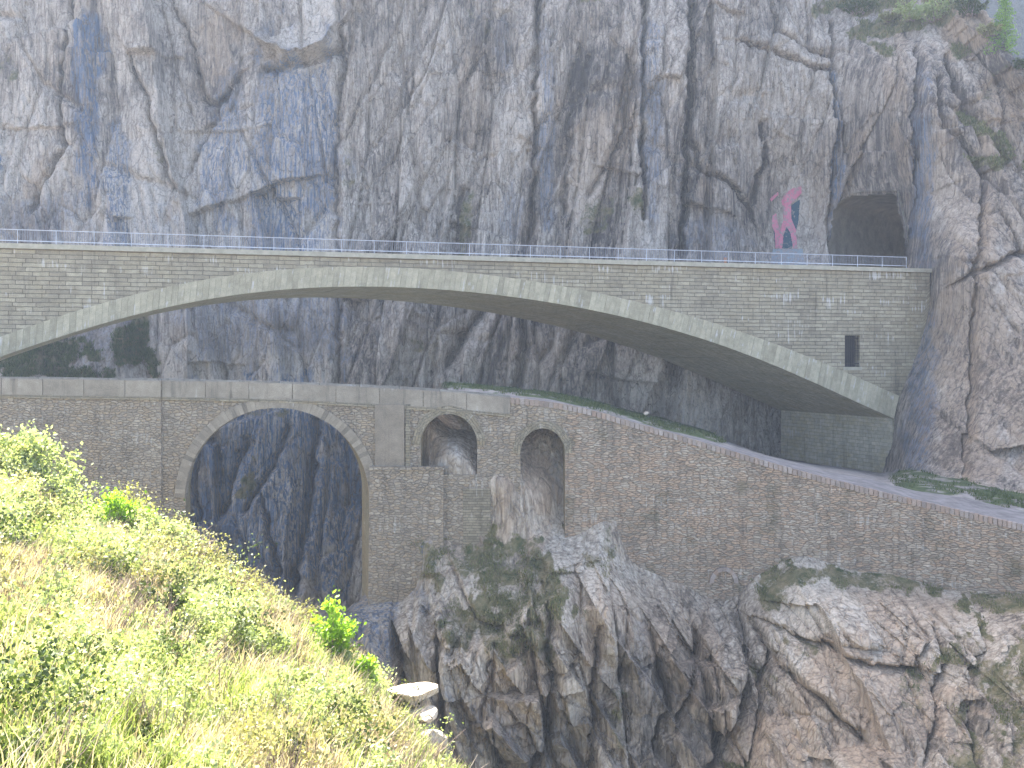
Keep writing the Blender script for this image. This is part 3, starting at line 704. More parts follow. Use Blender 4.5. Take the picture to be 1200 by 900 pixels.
m = MB(); wall_face(m, 190, 662, 0.0, arches=('big', 'mid', 'small')); nv = len(m.v); wall_face(m, -140, 662, TB); m.v[nv:] = [(x - .25 * TB, y, z) for x, y, z in m.v[nv:]]
shift(m).build("spandrel_wall", M['rubble'], ob)
m = MB(); wall_face(m, -140, 190, -.16, arches=()); m.v = [(x, y, min(z, -1.15 - .98)) if z > -2.2 else (x, y, z) for x, y, z in m.v]; q = [at(190, o) for o in (-.16, 0)]
m.quad((q[0][0], q[0][1], -19), (q[1][0], q[1][1], -19), q[1], q[0], uvs=[(0, -19), (.16, -19), (.16, -1), (0, -1)])
shift(m).build("wing_wall", M['rubble'], ob)
def barrel(name):
    m = MB(); sk = -.25 * TB if name == 'big' else 0.0; cx, cy, rx, ry, l, r = ARCH[name]; pts = [(l, bot_open[name])] + [tuple(p) for p in intr(name, 40)] + [(r, bot_open[name])]
    c = 0
    for (a, ya), (b, yb) in zip(pts[:-1], pts[1:]):
        pa = np.array([(a - 600) / F * 60, zat(ya)]); pb = np.array([(b - 600) / F * 60, zat(yb)]); L = float(np.hypot(*(pb - pa)))
        if L < 1e-5: continue
        m.quad((pa[0], 60.002, pa[1]), (pb[0], 60.002, pb[1]), (pb[0] + sk, 60 + TB, pb[1]), (pa[0] + sk, 60 + TB, pa[1]), uvs=[(c, 0), (c + L, 0), (c + L, TB), (c, TB)]); c += L
    return shift(m)
for n in ARCH: barrel(n).build("arch_vault", M['vault'], ob)
for n, thick, cnt, skip in (('big', 12, 70, 0), ('mid', 10, 30, 0), ('small', 9, 24, 0)):
    i_ = intr(n, 80); o_ = intr(n, 80, thick)
    cv = lambda q: np.stack([(q[:, 0] - 600) / F * 60, (HOR - q[:, 1]) / F * 60], -1)
    m = MB(); ring_stones(m, cv(i_), cv(o_), cnt, 59.93, 60.4, .05, .03); shift(m).build("arch_ring", M['ring'] if n == 'big' else M['fine'], ob)
# string course, parapet of long slabs, pilaster, pier
def band(m, pa, pb, z0, z1, o0, o1, step=8, gapstones=None, top_extra=0.0):
    xs = list(np.arange(pa, pb, step)) + [pb]
    for a, b in zip(xs[:-1], xs[1:]):
        e = ((b - a) * .008 if b - a > 20 else (b - a) * .09) if gapstones else 0
        A0, A1, B0, B1 = at(a + e, o0), at(a + e, o1), at(b - e, o0), at(b - e, o1)
        r = random.uniform(-.02, .02) * (1 if gapstones else 0)
        lo = lambda q: (q[0], q[1], q[2] + z0); hi = lambda q: (q[0], q[1], q[2] + z1 + r)
        m.hexa([lo(A0), lo(B0), lo(B1), lo(A1), hi(A0), hi(B0), hi(B1), hi(A1)], random.uniform(0, 90) if gapstones else U(a), random.uniform(0, 90) if gapstones else 0)
m = MB(); band(m, -140, 190, -.98, 0, -.22, .15, 48, True); band(m, 190, 598, -.98, 0, -.06, .34, 51, True); shift(m).build("parapet", M['slab'], ob)
m = MB(); band(m, -140, 640, -.98, 0, TB - .4, TB + .06, 50, True); shift(m).build("parapet", M['slab'], ob)
m = MB(); band(m, -140, 190, -1.16, -.985, -.27, .1, 12); band(m, 190, 598, -1.16, -.985, -.13, .1, 12); shift(m).build("string_course", M['fine'], ob)
m = MB(); band(m, -140, 662, -1.3, -1.05, .05, TB - .05, 12); shift(m).build("roadway", M['path'], ob)
def zbox(m, p0, p1, y0, y1, d0, d1):
    m.box((p0 - 600) / F * 60, (p1 - 600) / F * 60, d0, d1, zat(y1), zat(y0))
m = MB(); zbox(m, 440, 474, 474, 550, 59.82, 60.2); shift(m).build("pilaster", M['plaster'], ob)
m = MB(); zbox(m, 475.5, 481, 474, 550, 59.9, 60.2); shift(m).build("drain_strip", M['fine'], ob)
m = MB()   # battered pier block
zt, zb2 = zat(548), zat(790); xl, xr = (434.5 - 600) / F * 60, (520 - 600) / F * 60
m.hexa([(xl - .1, 59.1, zb2), (xr, 59.2, zb2), (xr, 61, zb2), (xl - .1, 61, zb2), (xl, 59.62, zt), (xr, 59.66, zt), (xr, 61, zt), (xl, 61, zt)], 0, 0)
zbox(m, 434, 521, 546, 550, 59.55, 60.1)
shift(m).build("pier", M['rubble'], ob)
m = MB(); zbox(m, 519, 577, 556, 680, 59.93, 60.5); shift(m).build("niche_wall", M['rubble'], ob)
m = MB(); zbox(m, 543, 575, 572, 680, 59.86, 59.93 + .3); shift(m).build("buttress", M['fine'], ob)

rw = empty("retaining_wall", at(1000), label="sloping rubble retaining wall with upright edging stones carrying the path downhill", cat="wall")
O = Vector(at(1000))
def shift2(m): m.v = [(x - O.x, y - O.y, z - O.z) for x, y, z in m.v]; return m
m = MB(); wall_face(m, 662, 1330, 0.0, step=5, base=800, arches=()); shift2(m).build("masonry", M['rubble_road'], rw)
m = MB(); band(m, 598, 1330, -.34, .0, -.06, .30, 5.6, True); shift2(m).build("coping", M['edge'], rw)
# small relieving arch near the foot of the wall
m = MB(); i_ = np.array([[848 + 12 * math.cos(t), 683 - 14 * math.sin(t)] for t in np.linspace(math.pi, 0, 20)]); o_ = np.array([[848 + 17 * math.cos(t), 683 - 19 * math.sin(t)] for t in np.linspace(math.pi, 0, 20)])
cv = lambda q: np.stack([(q[:, 0] - 600) / F * 60.4, (HOR - q[:, 1]) / F * 60.4], -1)
ring_stones(m, cv(i_), cv(o_), 9, 60.28, 60.7, .04, .04); shift2(m).build("relieving_arch", M['edge'], rw)

# path behind the wall and the ledge between path and cliff
pxr = np.arange(598, 1331, 6.0)
rows = []
BACK = [(598, 4.3), (700, 5.2), (800, 6.0), (1000, 5.6), (1200, 4.8), (1330, 4.4)]
m = MB()
for a, b in zip(pxr[:-1], pxr[1:]):
    q = [at(a, .30, -.04), at(b, .30, -.04), at(b, lerp_tab(BACK, b), -.0), at(a, lerp_tab(BACK, a), 0)]
    m.quad(*q, uvs=[(p[0], p[1]) for p in q])
m.build("path", M['path'], kind='structure')
lp = np.arange(520, 1400, 5.0); lt = np.concatenate([np.linspace(0, .12, 16), np.linspace(.14, 1, 44)])
SLOPE = [(520, -.015), (700, -.03), (800, -.044), (860, -.062), (920, -.095), (1050, -.085), (1090, -.03), (1200, -.01), (1400, -.01)]
LX = np.zeros((len(lt), len(lp))); LY = LX.copy(); LZ = LX.copy()
for j, p in enumerate(lp):
    o = float(lerp_tab(BACK, p)) - .35; q = at(min(p, 1329), o, -.03)
    for i, tt in enumerate(lt):
        L = tt * 50; LX[i, j] = q[0] + L * (p - 600) / F * .9; LY[i, j] = q[1] + L; LZ[i, j] = q[2] + L * float(lerp_tab(SLOPE, p)) + .26 * (1 - math.exp(-L * 1.2)) * (1 if p < 860 or p > 1065 else .2)
LZ += fbm(LX / 1.5, LY / 1.5, 41, 3) * .14 * (lt[:, None] > .015) * 1.0 - .02
LPg = np.repeat(lp[None], len(lt), 0); bare = sstep(850, 875, LPg) * (1 - sstep(1052, 1072, LPg)) + 1.0 * (fbm(LX / 1.6, LY / 1.2, 47, 3) > .18)
me = fast_mesh("ledge", np.stack([LX, LY, LZ], -1).reshape(-1, 3), grid_faces(*LX.shape), smooth=True, attrs={"bare": np.clip(bare, 0, 1).ravel()})
t = NT("ledge_ground"); w_ = t.coord("World"); nn = t.noise(w_, 1.3, 6, .65)
gcol = t.ramp(nn, [(.35, (.035, .06, .018)), (.6, (.10, .125, .045))]); bcol = t.ramp(nn, [(.35, (.20, .175, .145)), (.65, (.36, .32, .27))])
M['ledge'] = t.done(t.mix(t.attr('bare').outputs['Fac'], gcol, bcol), t.bump(t.noise(w_, 5, 5, .7), .6, .15))
link("ledge", me, M['ledge'], kind='structure')

# ------------------------------------------------------------------ rock of the gorge under the old bridge
GR = [(560, 500, 65.5), (526, 495, 65), (505, 500, 62.6), (510, 515, 62.0), (535, 520, 61.2), (535, 548, 60.3), (505, 545, 61.5), (555, 530, 61.6), (636, 512, 63.2), (625, 535, 62.5), (652, 560, 62.2), (640, 590, 61.2), (636, 625, 60.2), (655, 600, 61.8),
      (592, 555, 60.15), (595, 585, 59.9), (590, 620, 59.8), (606, 600, 59.9), (550, 600, 60.9), (530, 640, 60.0), (560, 650, 59.6), (580, 520, 63), (700, 520, 64), (800, 570, 64), (900, 610, 64), (1000, 630, 63), (1100, 650, 61.5), (1200, 670, 59), (1330, 700, 56), (760, 640, 62), (850, 660, 62),
      (470, 600, 64), (470, 670, 61.5), (450, 700, 60.2), (500, 645, 59.7), (480, 720, 58.6), (560, 700, 57.8), (600, 670, 58.6), (640, 680, 58), (670, 640, 59.8), (700, 650, 59.4), (715, 618, 60.4), (740, 690, 59.3), (800, 700, 60.1), (850, 700, 60.8),
      (880, 706, 59.4), (940, 656, 60), (950, 700, 57.8), (1050, 676, 59.2), (1050, 710, 57.5), (1200, 697, 56), (1200, 730, 53), (1330, 760, 50), (1000, 740, 56), (1100, 780, 53.5), (950, 800, 53.5), (1100, 880, 49.5), (1250, 880, 46),
      (860, 780, 58), (820, 850, 57), (760, 780, 58), (870, 900, 53.5), (700, 760, 57), (650, 810, 56.5), (600, 900, 57.5), (560, 770, 57), (510, 770, 57.8), (455, 780, 59.5), (530, 870, 57.5), (450, 880, 59),
      (436, 640, 68), (425, 600, 80), (405, 640, 92), (415, 706, 62), (400, 750, 61), (385, 600, 99), (400, 690, 72), (380, 800, 64), (1000, 1000, 46), (700, 1000, 55), (400, 1000, 66), (1300, 1000, 42)]
YB = [(380, 715), (432, 700), (470, 690), (505, 640), (540, 640), (560, 645), (600, 635), (640, 625), (655, 620), (680, 630), (700, 625), (760, 690), (850, 700), (885, 695), (930, 652), (1000, 662), (1200, 690), (1400, 745)]
GXc = np.arange(381, 1400, 1.5); GYr = np.arange(1000, 478, -1.5)
rx, ry = np.meshgrid(GXc, GYr)
ywall = np.where(rx < 662, 486, np.interp(rx, px_s, T_s) + 24)
rye = np.maximum(ry, ywall)
RD = rbf(GR, rx, rye, 22.0)
rX = (rx - 600) / F * RD; rZ = (HOR - rye) / F * RD
yb = lerp_tab(YB, rx)
amp = np.maximum(.10 + .90 * sstep(-6, 70, rye - yb), .9 * sstep(434, 420, rx))
dG, tG = rock_relief(rX, rZ, .30, 400, big=1.0, med=1.2, small=.6, asp=2.2, flute=.03, wp=.3, tl=2.2, slab=.7, chip=.75)
dH, tH = rock_relief(rX, rZ, .45, 480, big=1.6, med=.9, small=.3, asp=2.1, flute=.04, wp=.3, tl=2.0, slab=.4, chip=.55)
rr = sstep(850, 930, rx)
dd = dG * (1 - rr) + dH * rr; tt_ = tG * (1 - rr) + tH * rr
GC = [([(462, 720), (480, 790), (490, 880)], 5, 1.4, .4), ([(515, 740), (520, 800), (512, 900)], 4, 1.2, -.4), ([(640, 700), (646, 770), (640, 850), (612, 900)], 6, 2.0, .6), ([(700, 720), (690, 800), (690, 880)], 4, 1.2, .4),
      ([(862, 690), (868, 760), (845, 830), (818, 880)], 8, 2.6, -1.2), ([(880, 725), (905, 770), (950, 810), (1000, 850), (1030, 900)], 4, 1.3, .7), ([(880, 720), (930, 742), (1000, 762), (1060, 770)], 4, 1.2, .6),
      ([(760, 730), (775, 800), (760, 860)], 4, 1.2, .5), ([(820, 720), (805, 780), (780, 830)], 4, 1.2, .4), ([(1075, 720), (1085, 790), (1070, 880)], 4, 1.3, .4), ([(1040, 690), (1060, 730), (1050, 770)], 3, 1.0, -.5),
      ([(575, 760), (570, 830), (590, 880)], 4, 1.1, .4), ([(1140, 720), (1120, 800), (1125, 880)], 4, 1.2, .6), ([(520, 640), (560, 720), (650, 745)], 4, .6, .4),
      ([(905, 760), (880, 820), (860, 900)], 4, 1.1, .8)]
n1 = fbm(rX / .8, rZ / .8, 601, 4) * 6; n2 = fbm(rX / .9, rZ / .9, 602, 4) * 6
gck = np.zeros(rx.shape)
gd = np.zeros(rx.shape)
for pts, w, dep, stp in GC:
    d, s_ = polydist(pts, rx + n1, rye + n2)
    gd -= .6 * dep * np.exp(-(d / w) ** 2); gd += stp * s_ * np.exp(-(d / (w * 7))) * .6
    gck = np.maximum(gck, np.exp(-(d / (w * .8)) ** 2))
soft = blob(rx, rye, [(560, 680, 80, 60, -20, 1), (1060, 680, 180, 18, 4, .8), (1170, 790, 60, 70, 0, .5)], .2, 66)
rY = RD - (dd * (1 - .6 * soft) + gd) * amp
# boulder-like slabs poking out of the moss
mossG = blob(rx, rye, [(505, 650, 30, 34, 35, .62), (590, 670, 58, 44, 10, .62), (560, 720, 34, 26, 20, .66), (540, 650, 60, 30, 0, .5), (600, 740, 30, 20, 40, .6), (640, 690, 26, 60, 10, .7), (950, 668, 60, 14, -6, .72), (1060, 680, 120, 11, 4, .7), (1180, 696, 60, 22, 0, .7), (1160, 780, 42, 60, 0, .66),
        (1195, 850, 50, 70, 0, .62), (1090, 750, 30, 14, -20, .7), (1050, 800, 14, 30, 10, .6), (900, 690, 14, 26, 0, .7), (890, 790, 12, 30, -30, .5), (700, 640, 26, 20, 30, .5), (840, 890, 40, 16, 0, .7), (1110, 860, 20, 50, 0, .6), (930, 750, 30, 8, 20, .6), (720, 830, 12, 40, 0, .5), (1040, 590, 4, 4, 0, .1)], .5, 70)
ochG = blob(rx, rye, [(1000, 820, 110, 90, 10, .7), (890, 850, 60, 50, 20, .75), (690, 720, 14, 60, 0, .6), (600, 800, 50, 50, 0, .5), (530, 640, 50, 40, 0, .5), (800, 760, 40, 60, 0, .5), (1060, 700, 60, 30, 0, .5), (590, 575, 16, 60, 0, .6), (630, 570, 20, 70, 0, .75), (505, 515, 22, 40, 0, .8), (760, 700, 60, 30, 0, .35), (820, 640, 60, 60, 0, .3)], .45, 74)
bluG = blob(rx, rye, [(520, 850, 70, 60, 0, .7), (480, 800, 40, 60, 0, .4), (650, 870, 60, 50, 0, .55), (440, 640, 60, 120, 0, 1.2), (400, 640, 40, 160, 0, 1.3), (740, 780, 60, 50, 0, .3), (655, 570, 9, 50, 0, .6), (530, 545, 14, 30, 0, .3)], .4, 78)
keepG = ~(((ry[:-1, :-1] < 487) & (rx[:-1, :-1] < 480)) | ((rx[:-1, :-1] < 437) & (ry[:-1, :-1] + n1[:-1, :-1] < 694)))
toneG = np.clip(tt_ * .95 + .04 - .3 * gck, 0, 1)
pale = blob(rx, rye, [(925, 720, 36, 70, 35, .3), (600, 790, 60, 8, 40, .1), (700, 650, 14, 60, 10, .22), (745, 650, 30, 50, 10, .2), (500, 830, 50, 50, 0, .2), (530, 560, 20, 60, 0, .3), (655, 590, 10, 50, 0, .25), (600, 590, 30, 50, 0, .15)], .4, 82)
me = fast_mesh("gorge_rock", np.stack([rX, rY, rZ], -1).reshape(-1, 3), grid_faces(*rx.shape, keepG), smooth=False,
               attrs={"fiss": np.full(rx.size, .45), "mask": np.stack([mossG, bluG, ochG], -1).reshape(-1, 3), "tone": (toneG + pale).ravel()})
link("gorge_rock", me, M['gorge'], kind='structure')

# ------------------------------------------------------------------ vegetation builders
def unit(n): v = rng.normal(size=(n, 3)); return v / np.linalg.norm(v, axis=1)[:, None]
def leaf_quads(C, size, tone, droop=0.0, long=1.6):
    """rhomb leaves at centres C"""
    n = len(C); a = unit(n); a[:, 2] -= droop; a /= np.linalg.norm(a, axis=1)[:, None]
    b = np.cross(a, unit(n)); b /= np.linalg.norm(b, axis=1)[:, None]
    s = (size * rng.uniform(.6, 1.3, n))[:, None]
    V = np.stack([C - a * s * long * .5, C + b * s * .5, C + a * s * long * .5, C - b * s * .5], 1).reshape(-1, 3)
    Fq = np.arange(n * 4).reshape(n, 4); return V, Fq, np.repeat(tone, 4)
def merge(parts):
    V = []; Fq = []; T = []; o = 0
    for v, f, t_ in parts: V.append(v); Fq.append(f + o); T.append(t_); o += len(v)
    return np.concatenate(V), np.concatenate(Fq), np.concatenate(T)
def shrub_parts(h, w, n_stem, leaves, lsize, bare=.3, lean=(0, 0), stem_r=.012):
    m = MB(); tips = []
    for i in range(n_stem):
        a = random.uniform(0, 6.283); r = w * .5 * math.sqrt(random.random()); hh = h * random.uniform(.55, 1.0) * (1 - .35 * (r / (w * .5)) ** 2)
        b0 = Vector((math.cos(a) * r * .25, math.sin(a) * r * .25, -.1)); tip = Vector((math.cos(a) * r + lean[0] * hh, math.sin(a) * r + lean[1] * hh, hh))
        mid = b0.lerp(tip, .5) + Vector((random.gauss(0, .06), random.gauss(0, .06), .08)) * h
        m.tube([b0, mid, tip], [stem_r * 1.4, stem_r, stem_r * .3], 4)
        tips.append((b0, mid, tip))
        for k in range(2):
            f = random.uniform(.35, .9); st = b0.lerp(mid, f * 2) if f < .5 else mid.lerp(tip, f * 2 - 1)
            e = st + Vector((random.gauss(0, 1), random.gauss(0, 1), abs(random.gauss(.5, .6)))).normalized() * h * random.uniform(.15, .35)
            m.tube([st, e], [stem_r * .6, stem_r * .25], 3); tips.append((st, st.lerp(e, .5), e))
    per = max(1, leaves // len(tips)); C = []; T = []
    for (a, b, c) in tips:
        tt = rng.uniform(bare, 1.05, per)[:, None]
        base = np.where(tt < .5, np.array(a) + (np.array(b) - np.array(a)) * tt * 2, np.array(b) + (np.array(c) - np.array(b)) * (tt * 2 - 1))
        cl = rng.normal(size=(per, 3)) * (.035 + .10 * h * rng.random((per, 1)) ** 2)
        C.append(base + cl); T.append(np.clip(rng.normal(random.uniform(.35, .7), .18, per), 0, 1))
    return m, np.concatenate(C), np.concatenate(T)
def make_shrub(name, loc, h, w, stems, leaves, lsize, mat, label, cat="shrub", group=None, bare=.3, lean=(0, 0), stem_r=.012):
    o = empty(name, loc, random.uniform(0, 6), label=label, cat=cat, group=group)
    m, C, T = shrub_parts(h, w, stems, leaves, lsize, bare, lean, stem_r)
    m.build("stems", M['twig'], o)
    V, Fq, tn_ = leaf_quads(C, lsize, T)
    link("foliage", fast_mesh("foliage", V, Fq, attrs={"tone": tn_}), mat, o)
    return o

# ------------------------------------------------------------------ near hillside
EDGE_D = [(-900, 36), (0, 32), (250, 30), (520, 26), (700, 22), (1000, 18)]
EDGE_Y = [(-900, 380), (-300, 500), (0, 566), (100, 612), (200, 645), (250, 688), (330, 722), (400, 775), (450, 818), (520, 900), (600, 990), (1000, 1500)]
NEAR_Z = [(-900, -3.0), (0, -4.1), (260, -5.2), (520, -6.7), (1000, -9.5)]
def hill_z(px, D):
    de = lerp_tab(EDGE_D, px); ze_ = (HOR - lerp_tab(EDGE_Y, px)) / F * de; zn = lerp_tab(NEAR_Z, px)
    t_ = (D - 10) / (de - 10)
    z = zn + (ze_ - zn) * t_
    over = np.maximum(0, D - de)
    return z - over * .75 - over ** 2 * .05
def hill_pt(px, D, dz=0.0):
    z = float(hill_z(px, D)); X = (px - 600) / F * D
    z += float(fbm(np.array(X / 2.0), np.array(D / 2.0), 812, 4)) * .28
    return Vector((X, D, z + dz))
hp = np.linspace(-900, 1000, 190); hd = np.concatenate([np.linspace(2, 34, 130), np.linspace(34.6, 54, 30)])
HP, HD = np.meshgrid(hp, hd)
HXx = (HP - 600) / F * HD; HZz = hill_z(HP, HD) + fbm(HXx / 2.0, HD / 2.0, 812, 4) * .28
me = fast_mesh("hillside", np.stack([HXx, HD, HZz], -1).reshape(-1, 3), grid_faces(*HP.shape), smooth=True)
t = NT("hillside_soil"); w_ = t.coord("World")
M['hill'] = t.done(t.ramp(t.noise(w_, 1.6, 6, .65), [(.35, (.05, .06, .02)), (.5, (.12, .11, .055)), (.65, (.26, .21, .14))]), t.bump(t.noise(w_, 6, 5, .7), .8, .1))
link("hillside", me, M['hill'], kind='structure')

def scatter(n, pxa=-430, pxb=600, Da=8.5):
    out = []
    while len(out) < n:
        D = math.sqrt(random.uniform(Da ** 2, 33 ** 2)); px = random.uniform(pxa, pxb)
        if D < float(lerp_tab(EDGE_D, px)) + .6 and float(hill_z(px, D)) * -F / D + HOR < 1010: out.append((px, D))
    return out
# low leafy growth
protoC = []
for i in range(7):
    h = random.uniform(.4, 1.15); m, C, T = shrub_parts(h, h * 1.4, 14, 800, .05, .15)
    protoC.append((C, T))
parts = {0: [], 1: [], 2: []}
for k, (px, D) in enumerate(scatter(590)):
    C, T = random.choice(protoC); p = hill_pt(px, D); a = random.uniform(0, 6.28); s = random.uniform(.7, 1.35) * ((1.35 if px < 300 else .75) if D > 21 else 1.0)
    n_ = float(fbm(np.array(p.x / 3.0), np.array(p.y / 3.5), 900, 3))
    kind = 0 if n_ > -.05 else 1
    if random.random() < .15: kind = 2
    if kind == 1 and random.random() < .3: continue
    Rm = np.array([[math.cos(a), -math.sin(a), 0], [math.sin(a), math.cos(a), 0], [0, 0, 1]]) * s
    sel = rng.random(len(C)) < (.95 if D < 22 else .75)
    Cw = C[sel] @ Rm.T + np.array(p)
    V, Fq, tn_ = leaf_quads(Cw, .042 if D < 16 else .055, np.clip(T[sel] + random.uniform(-.25, .25), 0, 1)); parts[kind].append((V, Fq, tn_))
for kind, mat, nm, lb in ((0, 'leaf_spring', 'undergrowth', None), (1, 'leaf_olive', 'undergrowth', None), (2, 'leaf_dark', 'undergrowth', None)):
    V, Fq, tn_ = merge(parts[kind]); link(nm, fast_mesh(nm, V, Fq, attrs={"tone": tn_}), M[mat], kind='stuff',
        label=["bright green leafy undergrowth covering the sunlit near slope", "olive brown low undergrowth between the green leaves", "dark green low creeping plants in gaps of the slope"][kind], cat="undergrowth")
# grass blades
def blades(n_tuft, per, mat, name, label, hmin, hmax, sel, seed, width=.010):
    Vs = []; Ts = []
    pts = scatter(n_tuft)
    for (px, D) in pts:
        p = hill_pt(px, D)
        n_ = float(fbm(np.array(p.x / 3.0), np.array(p.y / 3.5), 900, 3))
        if sel(n_) < random.random(): continue
        n = per; base = np.array(p) + np.concatenate([rng.normal(size=(n, 2)) * .13, np.zeros((n, 1))], 1)
        h = rng.uniform(hmin, hmax, n)[:, None] * random.uniform(.7, 1.2); ln_ = rng.normal(size=(n, 2)) * .28 + np.array([.18, -.05])
        tip = base + np.concatenate([ln_ * h, h], 1); midp = base + np.concatenate([ln_ * h * .3, h * .6], 1)
        side = np.concatenate([rng.normal(size=(n, 2)), np.zeros((n, 1))], 1); side /= np.linalg.norm(side, axis=1)[:, None]; side = side * width * (1 if D < 16 else 1.5)
        Vs.append(np.stack([base - side, base + side, midp + side * .7, midp - side * .7, tip + side * .15, tip - side * .15], 1).reshape(-1, 3)); Ts.append(np.repeat(np.clip(rng.normal(random.uniform(.3, .8), .2, n), 0, 1), 6))
    V = np.concatenate(Vs); n = len(V) // 6; i = np.arange(n)[:, None] * 6
    Fq = np.concatenate([i + np.array([[0, 1, 2, 3]]), i + np.array([[3, 2, 4, 5]])])
    link(name, fast_mesh(name, V, Fq, attrs={"tone": np.concatenate(Ts)}), M[mat], kind='stuff', label=label, cat="grass")
blades(6200, 16, 'straw', "dry_grass", "pale dry straw grass in drifts on the sunlit near slope", .25, .65, lambda n: .9 if n < .05 else .25, 1)
blades(4900, 16, 'blade', "grass", "green grass growing through the near slope", .2, .5, lambda n: .8 if n > -.2 else .3, 2)
# bare twigs standing in the slope
m = MB()
for (px, D) in scatter(900, -20, 600, 10):
    p = hill_pt(px, D)
    if float(fbm(np.array(p.x / 3.0), np.array(p.y / 3.5), 900, 3)) > .12: continue
    for k in range(7):
        h = random.uniform(.4, 1.0); l = Vector((random.gauss(.15, .3), random.gauss(0, .3), 1)) * h; r = .007
        q = p + Vector((random.gauss(0, .1), random.gauss(0, .1), 0)); m.tube([q, q + l * .5, q + l + Vector((random.gauss(0, .06), 0, 0))], [r, r * .8, r * .3], 3)
m.build("dry_twigs", M['twig'], kind='stuff', label="bare brown dry twigs standing among the grass of the near slope", cat="twigs")

# shrubs one can tell apart: px, D, height, width, stems, leaves, leaf size, material, label
SH = [(18, 31.0, 2.3, 2.8, 20, 5200, .085, 'leaf_spring', "tall pale green bush at the left edge, highest on the slope before the wing wall", .2),
      (42, 30.8, 2.0, 2.4, 18, 4200, .085, 'leaf_spring', "second pale green leafy bush, overlapping the tallest one on its right", .2),
      (66, 30.5, 1.35, 1.9, 14, 2800, .08, 'leaf_spring', "low pale green bush on the crest just right of the two tall ones", .2),
      (130, 29.5, 1.5, 2.2, 18, 4000, .08, 'leaf_fresh', "rounded yellow-green bush on the slope crest below the wing wall joint", .2),
      (183, 29.0, 1.35, 1.8, 14, 3000, .08, 'leaf_spring', "small yellow-green bush at the crest just left of the big arch's foot", .2),
      (232, 29.5, 1.6, 1.9, 40, 420, .06, 'leaf_olive', "bare brown twiggy bush on the slope crest at the big arch's left foot", .5),
      (285, 28.5, 1.2, 1.7, 34, 420, .06, 'leaf_olive', "low bare twiggy bush beneath the left half of the big arch", .5),
      (330, 27.5, .95, 1.4, 12, 1500, .07, 'leaf_spring', "pale low bush on the crest below the middle of the big arch", .2),
      (388, 26.0, 1.75, 1.25, 12, 2400, .08, 'leaf_fresh', "vivid green leafy sapling rising before the right side of the big arch", .15),
      (425, 25.6, 1.1, .9, 8, 1300, .08, 'leaf_fresh', "short vivid green sapling beside the taller one, nearest the pier foot", .15),
      (175, 20.0, .8, 1.5, 12, 1900, .06, 'leaf_dark', "dark green low bush in the middle of the sunlit slope", .1),
      (60, 17.0, .7, 1.3, 12, 1800, .055, 'leaf_spring', "dense yellow-green bush on the slope near the lower left of the photo", .1),
      (330, 19.0, .8, 1.4, 12, 1900, .06, 'leaf_spring', "pale green spreading bush low on the slope below the vivid sapling", .1),
      (450, 23.0, .7, 1.3, 16, 160, .05, 'leaf_olive', "straw-coloured brittle bush by the pale boulder", .5),
      (110, 25.0, .9, 1.3, 14, 200, .05, 'leaf_olive', "grey bare-stemmed bush in the pale grass below the crest bushes", .5)]
for (px, D, h, w, st, lv, ls, mt, lb, br) in SH:
    nm = "bare_bush" if mt == 'leaf_olive' else ("sapling" if 'sapling' in lb else "bush")
    make_shrub(nm, hill_pt(px, D, -.05), h, w, st, lv, ls, M[mt], lb, "bush" if nm != "sapling" else "sapling", bare=br)

# boulders
def boulder(name, loc, size, label, mat, seed, flat=.6, group=None):
    bm = bmesh.new(); bmesh.ops.create_icosphere(bm, subdivisions=4, radius=1)
    P_ = np.array([v.co[:] for v in bm.verts]); r = np.random.default_rng(seed)
    N = r.normal(size=(13, 3)); N /= np.linalg.norm(N, axis=1)[:, None]; hgt = r.uniform(.55, .9, 13)
    dots = P_ @ N.T; sc = np.min(np.where(dots > .05, hgt / np.maximum(dots, .05), 9), axis=1); sc = np.minimum(sc, 1.15)
    P_ = P_ * sc[:, None]; P_ += (P_ / np.linalg.norm(P_, axis=1)[:, None]) * (fbm(P_[:, 0] * 4 + seed, P_[:, 1] * 4 + P_[:, 2] * 3, seed, 4) * .05)[:, None]
    for v, q in zip(bm.verts, P_): v.co = (q[0] * size[0], q[1] * size[1], q[2] * size[2])
    me = bpy.data.meshes.new(name); bm.to_mesh(me); bm.free()
    for n_, typ in (("tone", 'FLOAT'),):
        a = me.attributes.new(n_, typ, 'POINT'); a.data.foreach_set("value", [.85] * len(me.vertices))
    o = link(name, me, mat, smooth=False, label=label, cat="boulder", group=group); o.location = loc; o.rotation_euler = (r.uniform(-.2, .2), r.uniform(-.2, .2), r.uniform(0, 6))
    return o
for (px, py, D, s, lb, sd_) in [(484, 812, 25.6, (.75, .6, .32), "large pale flat boulder at the edge of the slope beside the ravine", 3),
                           (492, 838, 25.0, (.42, .4, .24), "smaller pale rock just under the large flat boulder", 4),
                           (508, 868, 24.5, (.40, .4, .35), "shadowed grey rock at the slope's foot, lowest by the ravine", 8)]:
    boulder("boulder", P(px, py, D), s, lb, M['gorge'], sd_)
for (px, py, D, s, lb, sd_) in [(1098, 573, 69, (.55, .4, .4), "small pale boulder on the grass strip, left of the flat one", 11), (1124, 577, 68, (1.15, .5, .35), "flat white boulder on the grass strip under the right cliff", 12),
                           (757, 484.2, 68, (.20, .18, .16), "small white stone at the grass edge of the path under the arch", 14)]:
    boulder("boulder", P(px, py, D), s, lb, M['gorge'], sd_)

